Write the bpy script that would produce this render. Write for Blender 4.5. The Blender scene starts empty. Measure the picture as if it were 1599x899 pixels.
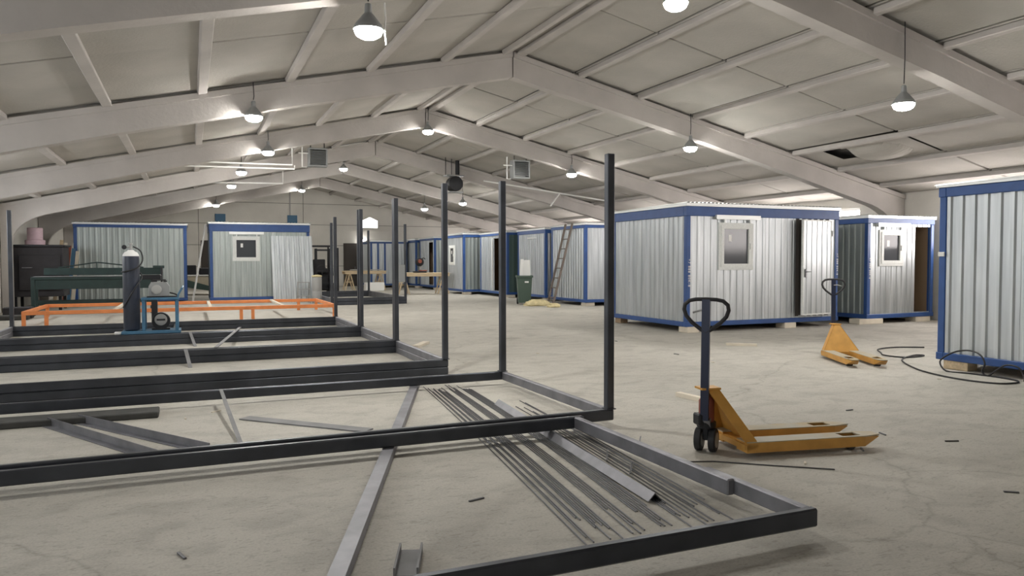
import bpy, math, random
from mathutils import Vector, Matrix
random.seed(7)
R = math.radians
C = bpy.context.scene.collection
SC = bpy.context.scene

# ------------------------------------------------------------------ camera
cam_d = bpy.data.cameras.new('camera'); cam = bpy.data.objects.new('camera', cam_d); C.objects.link(cam)
cam_d.sensor_width = 36.0; cam_d.lens = 1169.0 / 1599.0 * 36.0; cam_d.clip_start = 0.05; cam_d.clip_end = 300
_y, _p, _r = R(23.255), R(-2.132), R(-0.106)
_f = Vector((math.sin(_y) * math.cos(_p), math.cos(_y) * math.cos(_p), math.sin(_p)))
_rt = Vector((math.cos(_y), -math.sin(_y), 0)); _u = _rt.cross(_f)
_R = math.cos(_r) * _rt + math.sin(_r) * _u; _U = -math.sin(_r) * _rt + math.cos(_r) * _u
m = Matrix((( _R.x, _U.x, -_f.x, 0), (_R.y, _U.y, -_f.y, 0), (_R.z, _U.z, -_f.z, 1.5), (0, 0, 0, 1)))
cam.matrix_world = m
SC.camera = cam
# ------------------------------------------------------------------ world, exposure, light levels
w = bpy.data.worlds.new('overcast_sky'); SC.world = w; w.use_nodes = True
w.node_tree.nodes['Background'].inputs[0].default_value = (0.80, 0.88, 1.0, 1)
w.node_tree.nodes['Background'].inputs[1].default_value = 1.0
SC.view_settings.view_transform = 'Standard'; SC.view_settings.look = 'None'
SC.view_settings.exposure = 0.0; SC.view_settings.gamma = 1.0
try: SC.view_settings.use_curve_mapping = False
except Exception: pass
LAMP = 400.0        # emission of the lamp domes
WIN_R = 13.0         # daylight in the frosted panes, right wall
WIN_L = 8.0         # left wall

# ------------------------------------------------------------------ materials
MAT = {}
def mat(name, col=(.5, .5, .5), rough=.6, metal=0., var=0., vscale=4., bump=0., bscale=40., stretch=(1, 1, 1), col2=None, emit=0., spec=.5, alpha=None):
    mt = bpy.data.materials.new(name); mt.use_nodes = True; nt = mt.node_tree; b = nt.nodes['Principled BSDF']
    b.inputs['Roughness'].default_value = rough; b.inputs['Metallic'].default_value = metal
    b.inputs['Base Color'].default_value = (*col, 1); b.inputs['Specular IOR Level'].default_value = spec
    tc = nt.nodes.new('ShaderNodeTexCoord'); mp = nt.nodes.new('ShaderNodeMapping'); mp.inputs['Scale'].default_value = stretch
    nt.links.new(tc.outputs['Object'], mp.inputs[0])
    if var > 0 or col2:
        n = nt.nodes.new('ShaderNodeTexNoise'); n.inputs['Scale'].default_value = vscale; n.inputs['Detail'].default_value = 5
        nt.links.new(mp.outputs[0], n.inputs['Vector'])
        cr = nt.nodes.new('ShaderNodeValToRGB'); cr.color_ramp.elements[0].position = .32; cr.color_ramp.elements[1].position = .68
        c2 = col2 if col2 else tuple(c * (1 - var) for c in col)
        cr.color_ramp.elements[0].color = (*c2, 1); cr.color_ramp.elements[1].color = (*col, 1)
        nt.links.new(n.outputs[0], cr.inputs[0]); nt.links.new(cr.outputs[0], b.inputs['Base Color'])
    if bump > 0:
        n2 = nt.nodes.new('ShaderNodeTexNoise'); n2.inputs['Scale'].default_value = bscale; n2.inputs['Detail'].default_value = 4
        nt.links.new(mp.outputs[0], n2.inputs['Vector'])
        bp = nt.nodes.new('ShaderNodeBump'); bp.inputs['Strength'].default_value = bump; bp.inputs['Distance'].default_value = .02
        nt.links.new(n2.outputs[0], bp.inputs['Height']); nt.links.new(bp.outputs[0], b.inputs['Normal'])
    if emit > 0:
        b.inputs['Emission Color'].default_value = (*col, 1); b.inputs['Emission Strength'].default_value = emit
    MAT[name] = mt
    return mt

def floor_mat():
    mt = bpy.data.materials.new('concrete_floor'); mt.use_nodes = True; nt = mt.node_tree; b = nt.nodes['Principled BSDF']; L = nt.links.new; N = nt.nodes.new
    b.inputs['Roughness'].default_value = .72; b.inputs['Specular IOR Level'].default_value = .35
    tc = N('ShaderNodeTexCoord')
    def noise(s, d=6, st=(1, 1, 1), dist=0):
        mp = N('ShaderNodeMapping'); mp.inputs['Scale'].default_value = st; L(tc.outputs['Object'], mp.inputs[0])
        n = N('ShaderNodeTexNoise'); n.inputs['Scale'].default_value = s; n.inputs['Detail'].default_value = d; n.inputs['Distortion'].default_value = dist
        L(mp.outputs[0], n.inputs['Vector']); return n
    def ramp(a, p0, c0, p1, c1):
        r = N('ShaderNodeValToRGB'); r.color_ramp.elements[0].position = p0; r.color_ramp.elements[1].position = p1
        r.color_ramp.elements[0].color = (*c0, 1); r.color_ramp.elements[1].color = (*c1, 1); L(a, r.inputs[0]); return r
    def mul(a, c, fac=1.):
        x = N('ShaderNodeMixRGB'); x.blend_type = 'MULTIPLY'; x.inputs[0].default_value = fac; L(a, x.inputs[1]); L(c, x.inputs[2]); return x.outputs[0]
    base = ramp(noise(.45, 7).outputs[0], .3, (.425, .405, .355), .7, (.55, .525, .465)).outputs[0]
    base = mul(base, ramp(noise(2.6, 8, (1, 1.5, 1), .6).outputs[0], .34, (.74, .735, .73), .52, (1, 1, 1)).outputs[0], .6)
    base = mul(base, ramp(noise(16, 6, (1, 2.2, 1), 1.2).outputs[0], .36, (.6, .585, .57), .43, (1, 1, 1)).outputs[0], .45)
    base = mul(base, ramp(noise(70, 3).outputs[0], .3, (.8, .8, .8), .6, (1, 1, 1)).outputs[0], .7)
    # cracks: edges of a few big warped cells
    wn = noise(1.1, 6); ad = N('ShaderNodeMixRGB'); ad.blend_type = 'ADD'; ad.inputs[0].default_value = .9
    L(tc.outputs['Object'], ad.inputs[1]); L(wn.outputs['Color'], ad.inputs[2])
    v = N('ShaderNodeTexVoronoi'); v.feature = 'DISTANCE_TO_EDGE'; v.inputs['Scale'].default_value = .2; L(ad.outputs[0], v.inputs['Vector'])
    cr = ramp(v.outputs['Distance'], .0, (.45, .43, .4), .0045, (1, 1, 1)).outputs[0]
    base = mul(base, cr, .35)
    L(base, b.inputs['Base Color'])
    bp = N('ShaderNodeBump'); bp.inputs['Strength'].default_value = .35; bp.inputs['Distance'].default_value = .01
    L(noise(28, 8).outputs[0], bp.inputs['Height']); L(bp.outputs[0], b.inputs['Normal'])
    MAT['floor'] = mt
floor_mat()

def galv_mat(name, lo, hi, rough):
    mt = bpy.data.materials.new(name); mt.use_nodes = True; nt = mt.node_tree; b = nt.nodes['Principled BSDF']; L = nt.links.new; N = nt.nodes.new
    b.inputs['Metallic'].default_value = .85
    tc = N('ShaderNodeTexCoord'); mp = N('ShaderNodeMapping'); mp.inputs['Scale'].default_value = (5, 5, .35); L(tc.outputs['Object'], mp.inputs[0])
    n = N('ShaderNodeTexNoise'); n.inputs['Scale'].default_value = 2.2; n.inputs['Detail'].default_value = 4; L(mp.outputs[0], n.inputs['Vector'])
    r = N('ShaderNodeValToRGB'); r.color_ramp.elements[0].position = .3; r.color_ramp.elements[1].position = .7
    r.color_ramp.elements[0].color = (*lo, 1); r.color_ramp.elements[1].color = (*hi, 1); L(n.outputs[0], r.inputs[0]); L(r.outputs[0], b.inputs['Base Color'])
    mr = N('ShaderNodeMapRange'); mr.inputs[3].default_value = rough - .07; mr.inputs[4].default_value = rough + .1; L(n.outputs[0], mr.inputs[0]); L(mr.outputs[0], b.inputs['Roughness'])
    MAT[name] = mt
galv_mat('galvanised', (.43, .46, .475), (.62, .65, .665), .40)
galv_mat('galvanised_dull', (.33, .37, .36), (.46, .50, .49), .45)

mat('whitewash', (.52, .488, .46), .85, var=.16, vscale=1.3, bump=.25, bscale=14)
mat('whitewash_panel', (.465, .44, .40), .9, var=.16, vscale=.9, bump=.35, bscale=22)
mat('roof_deck', (.10, .095, .09), .95)
mat('wall_concrete', (.70, .675, .62), .9, var=.14, vscale=.8, bump=.2, bscale=12)
mat('steel_frame', (.078, .084, .098), .42, .65, var=.35, vscale=3)
mat('steel_bare_and_lit_rail', (.27, .27, .29), .52, .7, var=.3, vscale=5)  # bare steel; on the frame end rails its paler tone stands for window light
mat('rod_steel', (.15, .15, .155), .5, .8)
mat('blue_paint', (.028, .085, .27), .42, var=.18, vscale=5)
mat('roof_edge', (.74, .76, .75), .4, .5)
mat('white_plastic', (.80, .82, .80), .5, var=.12, vscale=30)
mat('dark_glass', (.07, .075, .085), .12, .0, spec=.35)
mat('lining', (.34, .24, .15), .7, var=.25, vscale=2, stretch=(1, 1, .3))
mat('wood', (.66, .52, .34), .75, var=.3, vscale=3, stretch=(1, 8, 8))
mat('pale_wood', (.74, .67, .55), .75, var=.2, vscale=3)
mat('dark_wood', (.07, .07, .065), .85, var=.4, vscale=6)
mat('orange_paint', (.80, .27, .085), .5, var=.2, vscale=5)
mat('truck_yellow', (.62, .32, .065), .5, var=.22, vscale=7)
mat('truck_worn', (.40, .39, .33), .5, var=.25, vscale=5, col2=(.42, .33, .18))
mat('truck_handle', (.028, .035, .065), .35, .3)
mat('black_rubber', (.02, .02, .022), .6)
mat('grey_plastic', (.35, .35, .34), .55)
mat('black_metal', (.025, .026, .03), .5, .4, var=.3, vscale=4)
mat('rust_red', (.23, .06, .035), .6)
mat('cylinder_dark', (.032, .04, .062), .4, .1, var=.25, vscale=4)
mat('white_paint', (.80, .80, .78), .5)
mat('cart_blue', (.055, .16, .27), .45, var=.25, vscale=8)
mat('furnace_black', (.035, .032, .036), .75, var=.4, vscale=3)
mat('pink_vent', (.62, .45, .50), .6, var=.15, vscale=8)
mat('machine_green', (.022, .045, .042), .5, .2, var=.3, vscale=4)
mat('bin_green', (.06, .095, .075), .5)
mat('insulation', (.72, .62, .36), .95, var=.25, vscale=9, bump=.6, bscale=30)
mat('aluminium', (.36, .36, .35), .55, .3)
mat('dull_steel', (.24, .24, .245), .7, .2, var=.25, vscale=5)
mat('lamp_small', (1.0, .975, .93), .4, emit=40.)
mat('heater_grey', (.30, .31, .31), .5, .3)
mat('pipe_white', (.80, .80, .77), .4)
mat('beige', (.60, .54, .42), .8, var=.12, vscale=3)
mat('dark_panel', (.06, .10, .09), .6)
mat('steel_blue_panel', (.06, .15, .25), .6)
mat('brown_dark', (.06, .052, .045), .8)
mat('lamp_glow', (1.0, .975, .93), .4, emit=LAMP)
mat('pane_right', (1.0, .93, .90), .5, emit=WIN_R)
mat('pane_left', (.93, .96, 1.0), .5, emit=WIN_L)
mat('pane_back', (1.0, .99, .95), .5, emit=6.)

# ------------------------------------------------------------------ mesh helpers
class MB:
    def __init__(s): s.v = []; s.f = []
    def add(s, vs, fs):
        o = len(s.v); s.v += [tuple(p) for p in vs]; s.f += [tuple(i + o for i in f) for f in fs]; return s
    def box(s, x0, x1, y0, y1, z0, z1):
        return s.add([(x0, y0, z0), (x1, y0, z0), (x1, y1, z0), (x0, y1, z0), (x0, y0, z1), (x1, y0, z1), (x1, y1, z1), (x0, y1, z1)],
                     [(0, 3, 2, 1), (4, 5, 6, 7), (0, 1, 5, 4), (1, 2, 6, 5), (2, 3, 7, 6), (3, 0, 4, 7)])
    def cbox(s, x0, x1, y0, y1, z0, z1, c=.008):      # box with chamfered edges
        vs = []; 
        X, Y, Z = (x0, x1), (y0, y1), (z0, z1); sg = (1, -1)
        idx = {}
        for i in (0, 1):
            for j in (0, 1):
                for k in (0, 1):
                    idx[i, j, k] = len(vs)
                    vs += [(X[i], Y[j] + sg[j] * c, Z[k] + sg[k] * c), (X[i] + sg[i] * c, Y[j], Z[k] + sg[k] * c), (X[i] + sg[i] * c, Y[j] + sg[j] * c, Z[k])]
        q = lambda i, j, k, a: idx[i, j, k] + a
        fs = []
        for i in (0, 1):
            f = [q(i, 0, 0, 0), q(i, 1, 0, 0), q(i, 1, 1, 0), q(i, 0, 1, 0)]; fs.append(f if i else f[::-1])
            f = [q(0, i, 0, 1), q(0, i, 1, 1), q(1, i, 1, 1), q(1, i, 0, 1)]; fs.append(f if i else f[::-1])
            f = [q(0, 0, i, 2), q(1, 0, i, 2), q(1, 1, i, 2), q(0, 1, i, 2)]; fs.append(f if i else f[::-1])
        for a in (0, 1):
            for b in (0, 1):
                f = [q(a, b, 0, 0), q(a, b, 1, 0), q(a, b, 1, 1), q(a, b, 0, 1)]; fs.append(f if (a + b) % 2 else f[::-1])
                f = [q(a, 0, b, 0), q(a, 1, b, 0), q(a, 1, b, 2), q(a, 0, b, 2)]; fs.append(f[::-1] if (a + b) % 2 else f)
                f = [q(0, a, b, 1), q(1, a, b, 1), q(1, a, b, 2), q(0, a, b, 2)]; fs.append(f if (a + b) % 2 else f[::-1])
                for k in (0, 1):
                    f = [q(a, b, k, 0), q(a, b, k, 1), q(a, b, k, 2)]; fs.append(f[::-1] if (a + b + k) % 2 else f)
        return s.add(vs, fs)
    def prism(s, poly, axis, a, b):                   # polygon in the two other axes, extruded on axis from a to b
        n = len(poly)
        def P(p, t): return {'x': (t, p[0], p[1]), 'y': (p[0], t, p[1]), 'z': (p[0], p[1], t)}[axis]
        vs = [P(p, a) for p in poly] + [P(p, b) for p in poly]
        fs = [tuple(range(n))[::-1], tuple(range(n, 2 * n))] + [(i, (i + 1) % n, n + (i + 1) % n, n + i) for i in range(n)]
        return s.add(vs, fs)
    def tube(s, pts, r, n=8, closed=False):
        pts = [Vector(p) for p in pts]; m_ = len(pts); rs = r if isinstance(r, (list, tuple)) else [r] * m_
        vs = []; prev = None
        for i, p in enumerate(pts):
            if closed: t = (pts[(i + 1) % m_] - pts[i - 1])
            else: t = pts[min(i + 1, m_ - 1)] - pts[max(i - 1, 0)]
            if t.length < 1e-9: t = Vector((0, 0, 1))
            t.normalize()
            if prev is None: a = t.orthogonal().normalized()
            else: a = (prev - prev.dot(t) * t).normalized()
            prev = a; b = t.cross(a)
            vs += [p + rs[i] * (math.cos(2 * math.pi * k / n) * a + math.sin(2 * math.pi * k / n) * b) for k in range(n)]
        fs = []
        for i in range(m_ if closed else m_ - 1):
            j = (i + 1) % m_
            fs += [(i * n + k, i * n + (k + 1) % n, j * n + (k + 1) % n, j * n + k) for k in range(n)]
        if not closed: fs += [tuple(range(n))[::-1], tuple(range((m_ - 1) * n, m_ * n))]
        return s.add(vs, fs)
    def lathe(s, prof, c=(0, 0, 0), n=20, axis='z'):  # prof: (radius, height)
        vs = []
        for r, h in prof:
            for k in range(n):
                a = 2 * math.pi * k / n; x, y = r * math.cos(a), r * math.sin(a)
                p = {'z': (x, y, h), 'x': (h, x, y), 'y': (y, h, x)}[axis]
                vs.append((p[0] + c[0], p[1] + c[1], p[2] + c[2]))
        fs = [(i * n + k, i * n + (k + 1) % n, (i + 1) * n + (k + 1) % n, (i + 1) * n + k) for i in range(len(prof) - 1) for k in range(n)]
        fs += [tuple(range(n))[::-1], tuple(range((len(prof) - 1) * n, len(prof) * n))]
        return s.add(vs, fs)
    def beam(s, p0, p1, wd, ht, up=(0, 0, 1)):        # rectangular bar between two points
        p0, p1 = Vector(p0), Vector(p1); t = (p1 - p0).normalized(); u = Vector(up); sd = t.cross(u).normalized(); u = sd.cross(t)
        a, b = sd * wd / 2, u * ht / 2
        return s.add([p0 - a - b, p0 + a - b, p0 + a + b, p0 - a + b, p1 - a - b, p1 + a - b, p1 + a + b, p1 - a + b],
                     [(0, 1, 2, 3), (7, 6, 5, 4), (4, 5, 1, 0), (5, 6, 2, 1), (6, 7, 3, 2), (7, 4, 0, 3)])
    def mesh(s, name, smooth=None):
        me = bpy.data.meshes.new(name); me.from_pydata(s.v, [], s.f); me.update()
        if smooth is not None:
            me.shade_smooth(); me.set_sharp_from_angle(angle=R(smooth))
        return me
    def build(s, name, material, parent=None, smooth=None, loc=None, rot=None):
        me = s.mesh(name, smooth); me.materials.append(MAT[material])
        return link(name, me, parent, loc, rot)
def link(name, me, parent=None, loc=None, rot=None):
    o = bpy.data.objects.new(name, me); C.objects.link(o)
    if parent is not None: o.parent = parent
    if loc is not None: o.location = loc
    if rot is not None: o.rotation_euler = rot
    return o
def tag(o, label=None, cat=None, group=None, kind=None):
    if label: o['label'] = label
    if cat: o['category'] = cat
    if group: o['group'] = group
    if kind: o['kind'] = kind
    return o
def thing(name, label, cat, loc=(0, 0, 0), rz=0., group=None):
    o = link(name, None, None, loc, (0, 0, rz)); return tag(o, label, cat, group)
def copy_tree(o, parent=None):
    c = o.copy(); C.objects.link(c); c.parent = parent
    for ch in list(o.children): copy_tree(ch, c)
    return c

# ------------------------------------------------------------------ the hall
RX, RZ, SL = 5.95, 5.62, .225            # ridge x, ridge height, roof slope
HALF = 11.0; XL, XR = RX - HALF, RX + HALF
Y0, Y1 = -4.1, 43.9
def roofz(x): return RZ - SL * abs(x - RX)
FRAMES = [1.9 + 6 * i for i in range(7)]  # 1.9 ... 37.9

fm = MB().box(XL - .3, XR + .3, Y0 - .3, Y1 + .3, -.2, 0)
tag(fm.build('floor', 'floor'), 'dusty grey concrete floor with cracks and stains', kind='structure')

# roof: deck, panels hung under it, purlins over the joints
ceil = MB()
for sgn in (-1, 1):
    xe = RX + sgn * (HALF + .3)
    ceil.add([(RX, Y0 - .3, RZ + .22), (xe, Y0 - .3, roofz(xe) + .22), (xe, Y1 + .3, roofz(xe) + .22), (RX, Y1 + .3, RZ + .22),
              (RX, Y0 - .3, RZ + .32), (xe, Y0 - .3, roofz(xe) + .32), (xe, Y1 + .3, roofz(xe) + .32), (RX, Y1 + .3, RZ + .32)],
             [(0, 1, 2, 3), (4, 5, 6, 7), (0, 1, 5, 4), (1, 2, 6, 5), (2, 3, 7, 6)])
ceiling = tag(ceil.build('ceiling', 'roof_deck'), 'pitched whitewashed ceiling of slabs between concrete frames', kind='structure')
ang = math.atan(SL); PW = 1.43; NP = 8
def panel_mesh(wd, ln):
    return MB().cbox(-wd / 2, wd / 2, -ln / 2, ln / 2, 0, .05, .008).mesh('roof_panel')
pm = panel_mesh((PW - .05) / math.cos(ang), 2.95); pm.materials.append(MAT['whitewash_panel'])
lastw = HALF - PW * (NP - 1)
pml = panel_mesh((lastw - .05) / math.cos(ang), 2.95); pml.materials.append(MAT['whitewash_panel'])
pum = MB().cbox(-.075, .075, -2.86, 2.86, -.06, .03, .01).mesh('purlin'); pum.materials.append(MAT['whitewash'])
pum2 = MB().cbox(-.05, .05, -2.86, 2.86, -.07, .03, .01).mesh('purlin'); pum2.materials.append(MAT['whitewash'])
HOLE = None
for b in range(8):
    ya = -4.1 + 6 * b
    for sgn in (-1, 1):
        for k in range(NP):
            wd = PW if k < NP - 1 else lastw
            xm = RX + sgn * (PW * k + wd / 2)
            for h in range(2):
                ym = ya + 1.5 + 3 * h
                if sgn == 1 and k == 5 and b == 2 and h == 1:
                    HOLE = (xm, ym); continue
                link('roof_panel', pm if k < NP - 1 else pml, ceiling, (xm, ym, roofz(xm) + .06 + random.uniform(-.008, .008)), (random.uniform(-.004, .004), sgn * ang + random.uniform(-.005, .005), 0))
        for k in range(1, NP):
            xm = RX + sgn * PW * k
            xm += .085 if sgn > 0 else 0
            link('purlin', pum if sgn < 0 else pum2, ceiling, (xm, ya + 3, roofz(xm) + .03), (0, sgn * ang, 0))
        link('purlin', pum, ceiling, (RX + sgn * .17, ya + 3, roofz(RX + .17) + .03), (0, sgn * ang, 0))
# one panel with a torn hole and a sagging board
g = MB(); nx, ny = 14, 24; hw = (PW - .05) / 2 / math.cos(ang)
def sag(i, j):
    u, v = -hw + 2 * hw * i / nx, -1.475 + 2.95 * j / ny
    d = ((u - .15) / .5) ** 2 + ((v + .35) / .75) ** 2
    return (u, v, -.16 * max(0, 1 - d))
vs = [sag(i, j) for i in range(nx + 1) for j in range(ny + 1)]
fs = []
for i in range(nx):
    for j in range(ny):
        u, v, _ = sag(i + .5, j + .5)
        if abs(v - .45) < .33 - .25 * abs(u) and abs(u + .02) < .36: continue
        a = i * (ny + 1) + j; fs.append((a, a + ny + 1, a + ny + 2, a + 1))
g.add(vs, fs)
g.build('roof_panel', 'whitewash_panel', ceiling, loc=(HOLE[0], HOLE[1], roofz(HOLE[0]) + .06), rot=(0, ang, 0))['label'] = 'torn sagging ceiling panel with a dark hole'

# concrete portal frames
def half_frame(sgn):
    top = [(0, RZ), (HALF - .02, RZ - SL * (HALF - .02))]
    bot = [(HALF - .02, 0), (10.72, 0), (10.72, 1.95)]
    cx, cz, p2 = 10.72, 1.95, (9.85, 2.87)
    for i in range(1, 8):                            # rounded knee
        t = i / 8; c = (10.70, 2.62)
        bot.append(((1 - t) ** 2 * cx + 2 * t * (1 - t) * c[0] + t * t * p2[0], (1 - t) ** 2 * cz + 2 * t * (1 - t) * c[1] + t * t * p2[1]))
    bot += [p2, (8.6, 3.17), (7.0, 3.57), (4.3, 4.21), (0.012, 5.13)]
    lip = [(0.012, RZ), (HALF - .02, RZ - SL * (HALF - .02)), (HALF - .02, RZ - SL * (HALF - .02) - .1), (0.012, RZ - .1)]
    poly = [(0.012, RZ)] + top[1:] + bot
    mb = MB()
    mb.prism([(RX + sgn * x, z) for x, z in poly], 'y', -.12, .12)
    for yy in (-.155, .12): mb.prism([(RX + sgn * x, z - .004) for x, z in lip], 'y', yy, yy + .035)
    me = mb.mesh('half_frame'); me.materials.append(MAT['whitewash']); return me
hfm = {s: half_frame(s) for s in (-1, 1)}
for i, y in enumerate(FRAMES):
    fr = link('concrete_portal_frame', None, None, (0, y, 0)); tag(fr, 'whitewashed concrete portal frame spanning the hall', kind='structure', group='roof frames of the hall')
    for s in (-1, 1): link('half_frame', hfm[s], fr)

# side walls with a strip window in every bay
WZ0, WZ1, WW = 1.75, 2.92, 3.4
def side_wall(side, x, sgn, pane):
    xo = x + sgn * .25; zt = roofz(x) + .25
    mb = MB(); a, b_ = min(x, xo), max(x, xo)
    mb.box(a, b_, Y0, Y1, 0, WZ0); mb.box(a, b_, Y0, Y1, WZ1, zt)
    ys = [Y0]
    NB = 5 if side == 'left' else 8
    for i in range(NB):
        c = Y0 + 3 + 6 * i; ys += [c - WW / 2, c + WW / 2]
    ys.append(Y1)
    for i in range(0, len(ys), 2): mb.box(a, b_, ys[i], ys[i + 1], WZ0, WZ1)
    tag(mb.build('wall_' + side, 'wall_concrete'), 'pale concrete side wall with strip windows under the eaves', kind='structure')
    for i in range(NB):
        c = Y0 + 3 + 6 * i; n = i + 1 + (8 if side == 'right' else 0)
        wo = MB(); xm = x + sgn * .1
        wo.box(xm - .03, xm + .03, c - WW / 2, c + WW / 2, WZ0, WZ0 + .06); wo.box(xm - .03, xm + .03, c - WW / 2, c + WW / 2, WZ1 - .06, WZ1)
        for k in range(5):
            yy = c - WW / 2 + (WW - .06) * k / 4; wo.box(xm - .03, xm + .03, yy, yy + .06, WZ0 + .06, WZ1 - .06)
        wob = tag(wo.build('window_%d' % n, 'white_paint'), 'frosted strip window letting daylight in through the %s wall' % side, kind='structure')
        for k in range(4):
            ya = c - WW / 2 + (WW - .06) * k / 4 + .06; yb = c - WW / 2 + (WW - .06) * (k + 1) / 4
            MB().box(xm - .006, xm + .006, ya, yb, WZ0 + .06, WZ1 - .06).build('window_pane', pane, wob)
side_wall('left', XL, -1, 'pane_left'); side_wall('right', XR, 1, 'pane_right')

# gable walls
def clip_gable(x0, x1, z0, z1):
    poly = [(x0, z0), (x1, z0), (x1, z1), (x0, z1)]
    for sgn in (-1, 1):
        out = []
        ins = lambda p: p[1] <= RZ + .1 - SL * sgn * (p[0] - RX)
        for i in range(len(poly)):
            p, q = poly[i], poly[(i + 1) % len(poly)]
            if ins(p): out.append(p)
            if ins(p) != ins(q):
                fp = p[1] - (RZ + .1 - SL * sgn * (p[0] - RX)); fq = q[1] - (RZ + .1 - SL * sgn * (q[0] - RX)); t = fp / (fp - fq)
                out.append((p[0] + t * (q[0] - p[0]), p[1] + t * (q[1] - p[1])))
        poly = out
        if len(poly) < 3: return None
    return poly
gp = [(XL, 0), (XR, 0), (XR, roofz(XR) + .25), (RX, RZ + .25), (XL, roofz(XL) + .25)]
wb = tag(MB().prism(gp, 'y', Y1 + .06, Y1 + .3).build('wall_back', 'roof_deck'), 'pale gable wall of long concrete panels', kind='structure')
for r_ in range(5):
    z0 = 1.18 * r_; 
    for k in range(4):
        x0 = XL + 5.5 * k
        p = clip_gable(x0 + .012, x0 + 5.5 - .012, z0 + .012, z0 + 1.18 - .012)
        if p: MB().prism(p, 'y', Y1, Y1 + .055).build('wall_panel', 'wall_concrete', wb)
tag(MB().prism(gp, 'y', Y0 - .25, Y0).build('wall_front', 'wall_concrete'), 'pale gable wall at the near end of the hall', kind='structure')
# gable shaped bright window on the back wall
wx = 9.75
wo = MB(); out = [(-.52, 3.35), (.52, 3.35), (.52, 3.85), (0, 4.1), (-.52, 3.85)]; inn = [(-.46, 3.41), (.46, 3.41), (.46, 3.82), (0, 4.03), (-.46, 3.82)]
for i in range(5):
    j = (i + 1) % 5
    wo.prism([(wx + out[i][0], out[i][1]), (wx + out[j][0], out[j][1]), (wx + inn[j][0], inn[j][1]), (wx + inn[i][0], inn[i][1])], 'y', Y1 - .06, Y1 + .01)
wo.box(wx - 1.1, wx + 1.2, Y1 - .1, Y1, 3.2, 3.3)
wob = tag(wo.build('window_17', 'wall_concrete'), 'small gable shaped window glowing on the back wall', kind='structure')
MB().prism([(wx + a, z) for a, z in inn], 'y', Y1 - .04, Y1 - .02).build('window_pane', 'pane_back', wob)
for k, (px, label) in enumerate(((1.55, 'narrow blue shutter high on the back wall beside a lamp'), (5.35, 'narrow blue shutter high on the back wall below the ridge'))):
    s = MB().cbox(px - .27, px + .27, Y1 - .06, Y1 + .01, 3.0, 4.05, .01); s.box(px - .22, px + .22, Y1 - .075, Y1 - .055, 3.05, 4.0)
    tag(s.build('window_%d' % (18 + k), 'steel_blue_panel'), label, kind='structure')
d = MB().cbox(8.2, 9.0, Y1 - .05, Y1 + .01, 0, 2.5, .01); d.box(8.28, 8.92, Y1 - .07, Y1 - .04, .05, 2.42)
do = tag(d.build('door_1', 'brown_dark'), 'dark brown door in the back wall', kind='structure')
MB().box(8.84, 8.88, Y1 - .11, Y1 - .06, 1.0, 1.14).build('door_handle', 'steel_bare_and_lit_rail', do)
d = MB().cbox(.55, 1.35, Y1 - .05, Y1 + .01, 0, 2.6, .01); d.box(.62, 1.28, Y1 - .07, Y1 - .04, .05, 2.5)
do = tag(d.build('door_2', 'brown_dark'), 'dark door in the back wall behind the ladder', kind='structure')
MB().box(1.18, 1.22, Y1 - .11, Y1 - .06, 1.0, 1.14).build('door_handle', 'steel_bare_and_lit_rail', do)
tag(MB().box(RX - .75, RX - .69, Y1 - .05, Y1 + .01, 3.3, 5.5).build('trim_1', 'grey_plastic'), 'thin vertical conduit on the back wall', kind='structure')

# ------------------------------------------------------------------ hanging lamps
def lamp_meshes():
    a = MB().lathe([(.02, .27), (.035, .26), (.04, .17), (.06, .15), (.13, .06), (.155, .02), (.155, .0)], n=20).mesh('lamp_body', 40); a.materials.append(MAT['heater_grey'])
    d_ = MB().lathe([(.14, -.001), (.142, -.02), (.125, -.055), (.085, -.08), (.03, -.09)], n=20).mesh('diffuser', 60); d_.materials.append(MAT['lamp_glow'])
    return a, d_
LB, LD = lamp_meshes()
LAMPS = [(1.72, 7.72, 3.86), (5.5, 7.72, 4.63), (9.43, 7.72, 3.72), (10.19, 13.72, 3.97), (1.05, 13.72, 3.98), (6.0, 19.72, 5.0), (1.84, 19.72, 4.21),
         (10.4, 19.72, 4.03), (5.38, 28.6, 4.95), (1.43, 23.5, 4.1), (1.37, 27.9, 4.1), (5.06, 37.7, 4.92), (10.42, 29.4, 3.86), (9.85, 33.0, 3.84), (1.16, 37.7, 4.09)]
for x, y, z in LAMPS:
    lb = 'shaded bulb lamp hanging on a cord under the roof ridge' if abs(x - RX) < 1.2 else ('shaded bulb lamp hanging on a cord above the steel frames' if x < RX else 'shaded bulb lamp hanging on a cord along the cabin row')
    t = thing('hanging_lamp', lb, 'lamp', (x, y, z), 0, 'bulb lamps hanging in the hall, ' + lb.split('cord ')[1])
    link('lamp_body', LB, t); link('diffuser', LD, t)
    if y < 8 and x < 2:
        MB().tube([(.17, 0, .3), (.18, 0, .14), (.17, 0, 0), (.185, 0, -.13)], .008, 6).build('loose_wire', 'pipe_white', t)['label'] = 'short white wire dangling beside the lamp'
    MB().tube([(0, 0, .29), (.01, 0, (roofz(x) + .05 - z) * .6), (0, 0, roofz(x) + .05 - z)], .008, 6).build('cord', 'black_rubber', t)
t = thing('wall_lamp', 'small bright lamp low on the back wall', 'lamp', (9.34, Y1, 2.6))
MB().cbox(-.06, .06, -.12, 0, -.05, .07, .01).build('bracket', 'grey_plastic', t); MB().lathe([(.02, .1), (.08, .07), (.1, 0), (.07, -.07), (.02, -.09)], (0, -.2, 0), 16).build('diffuser', 'lamp_small', t, 60)

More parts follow.
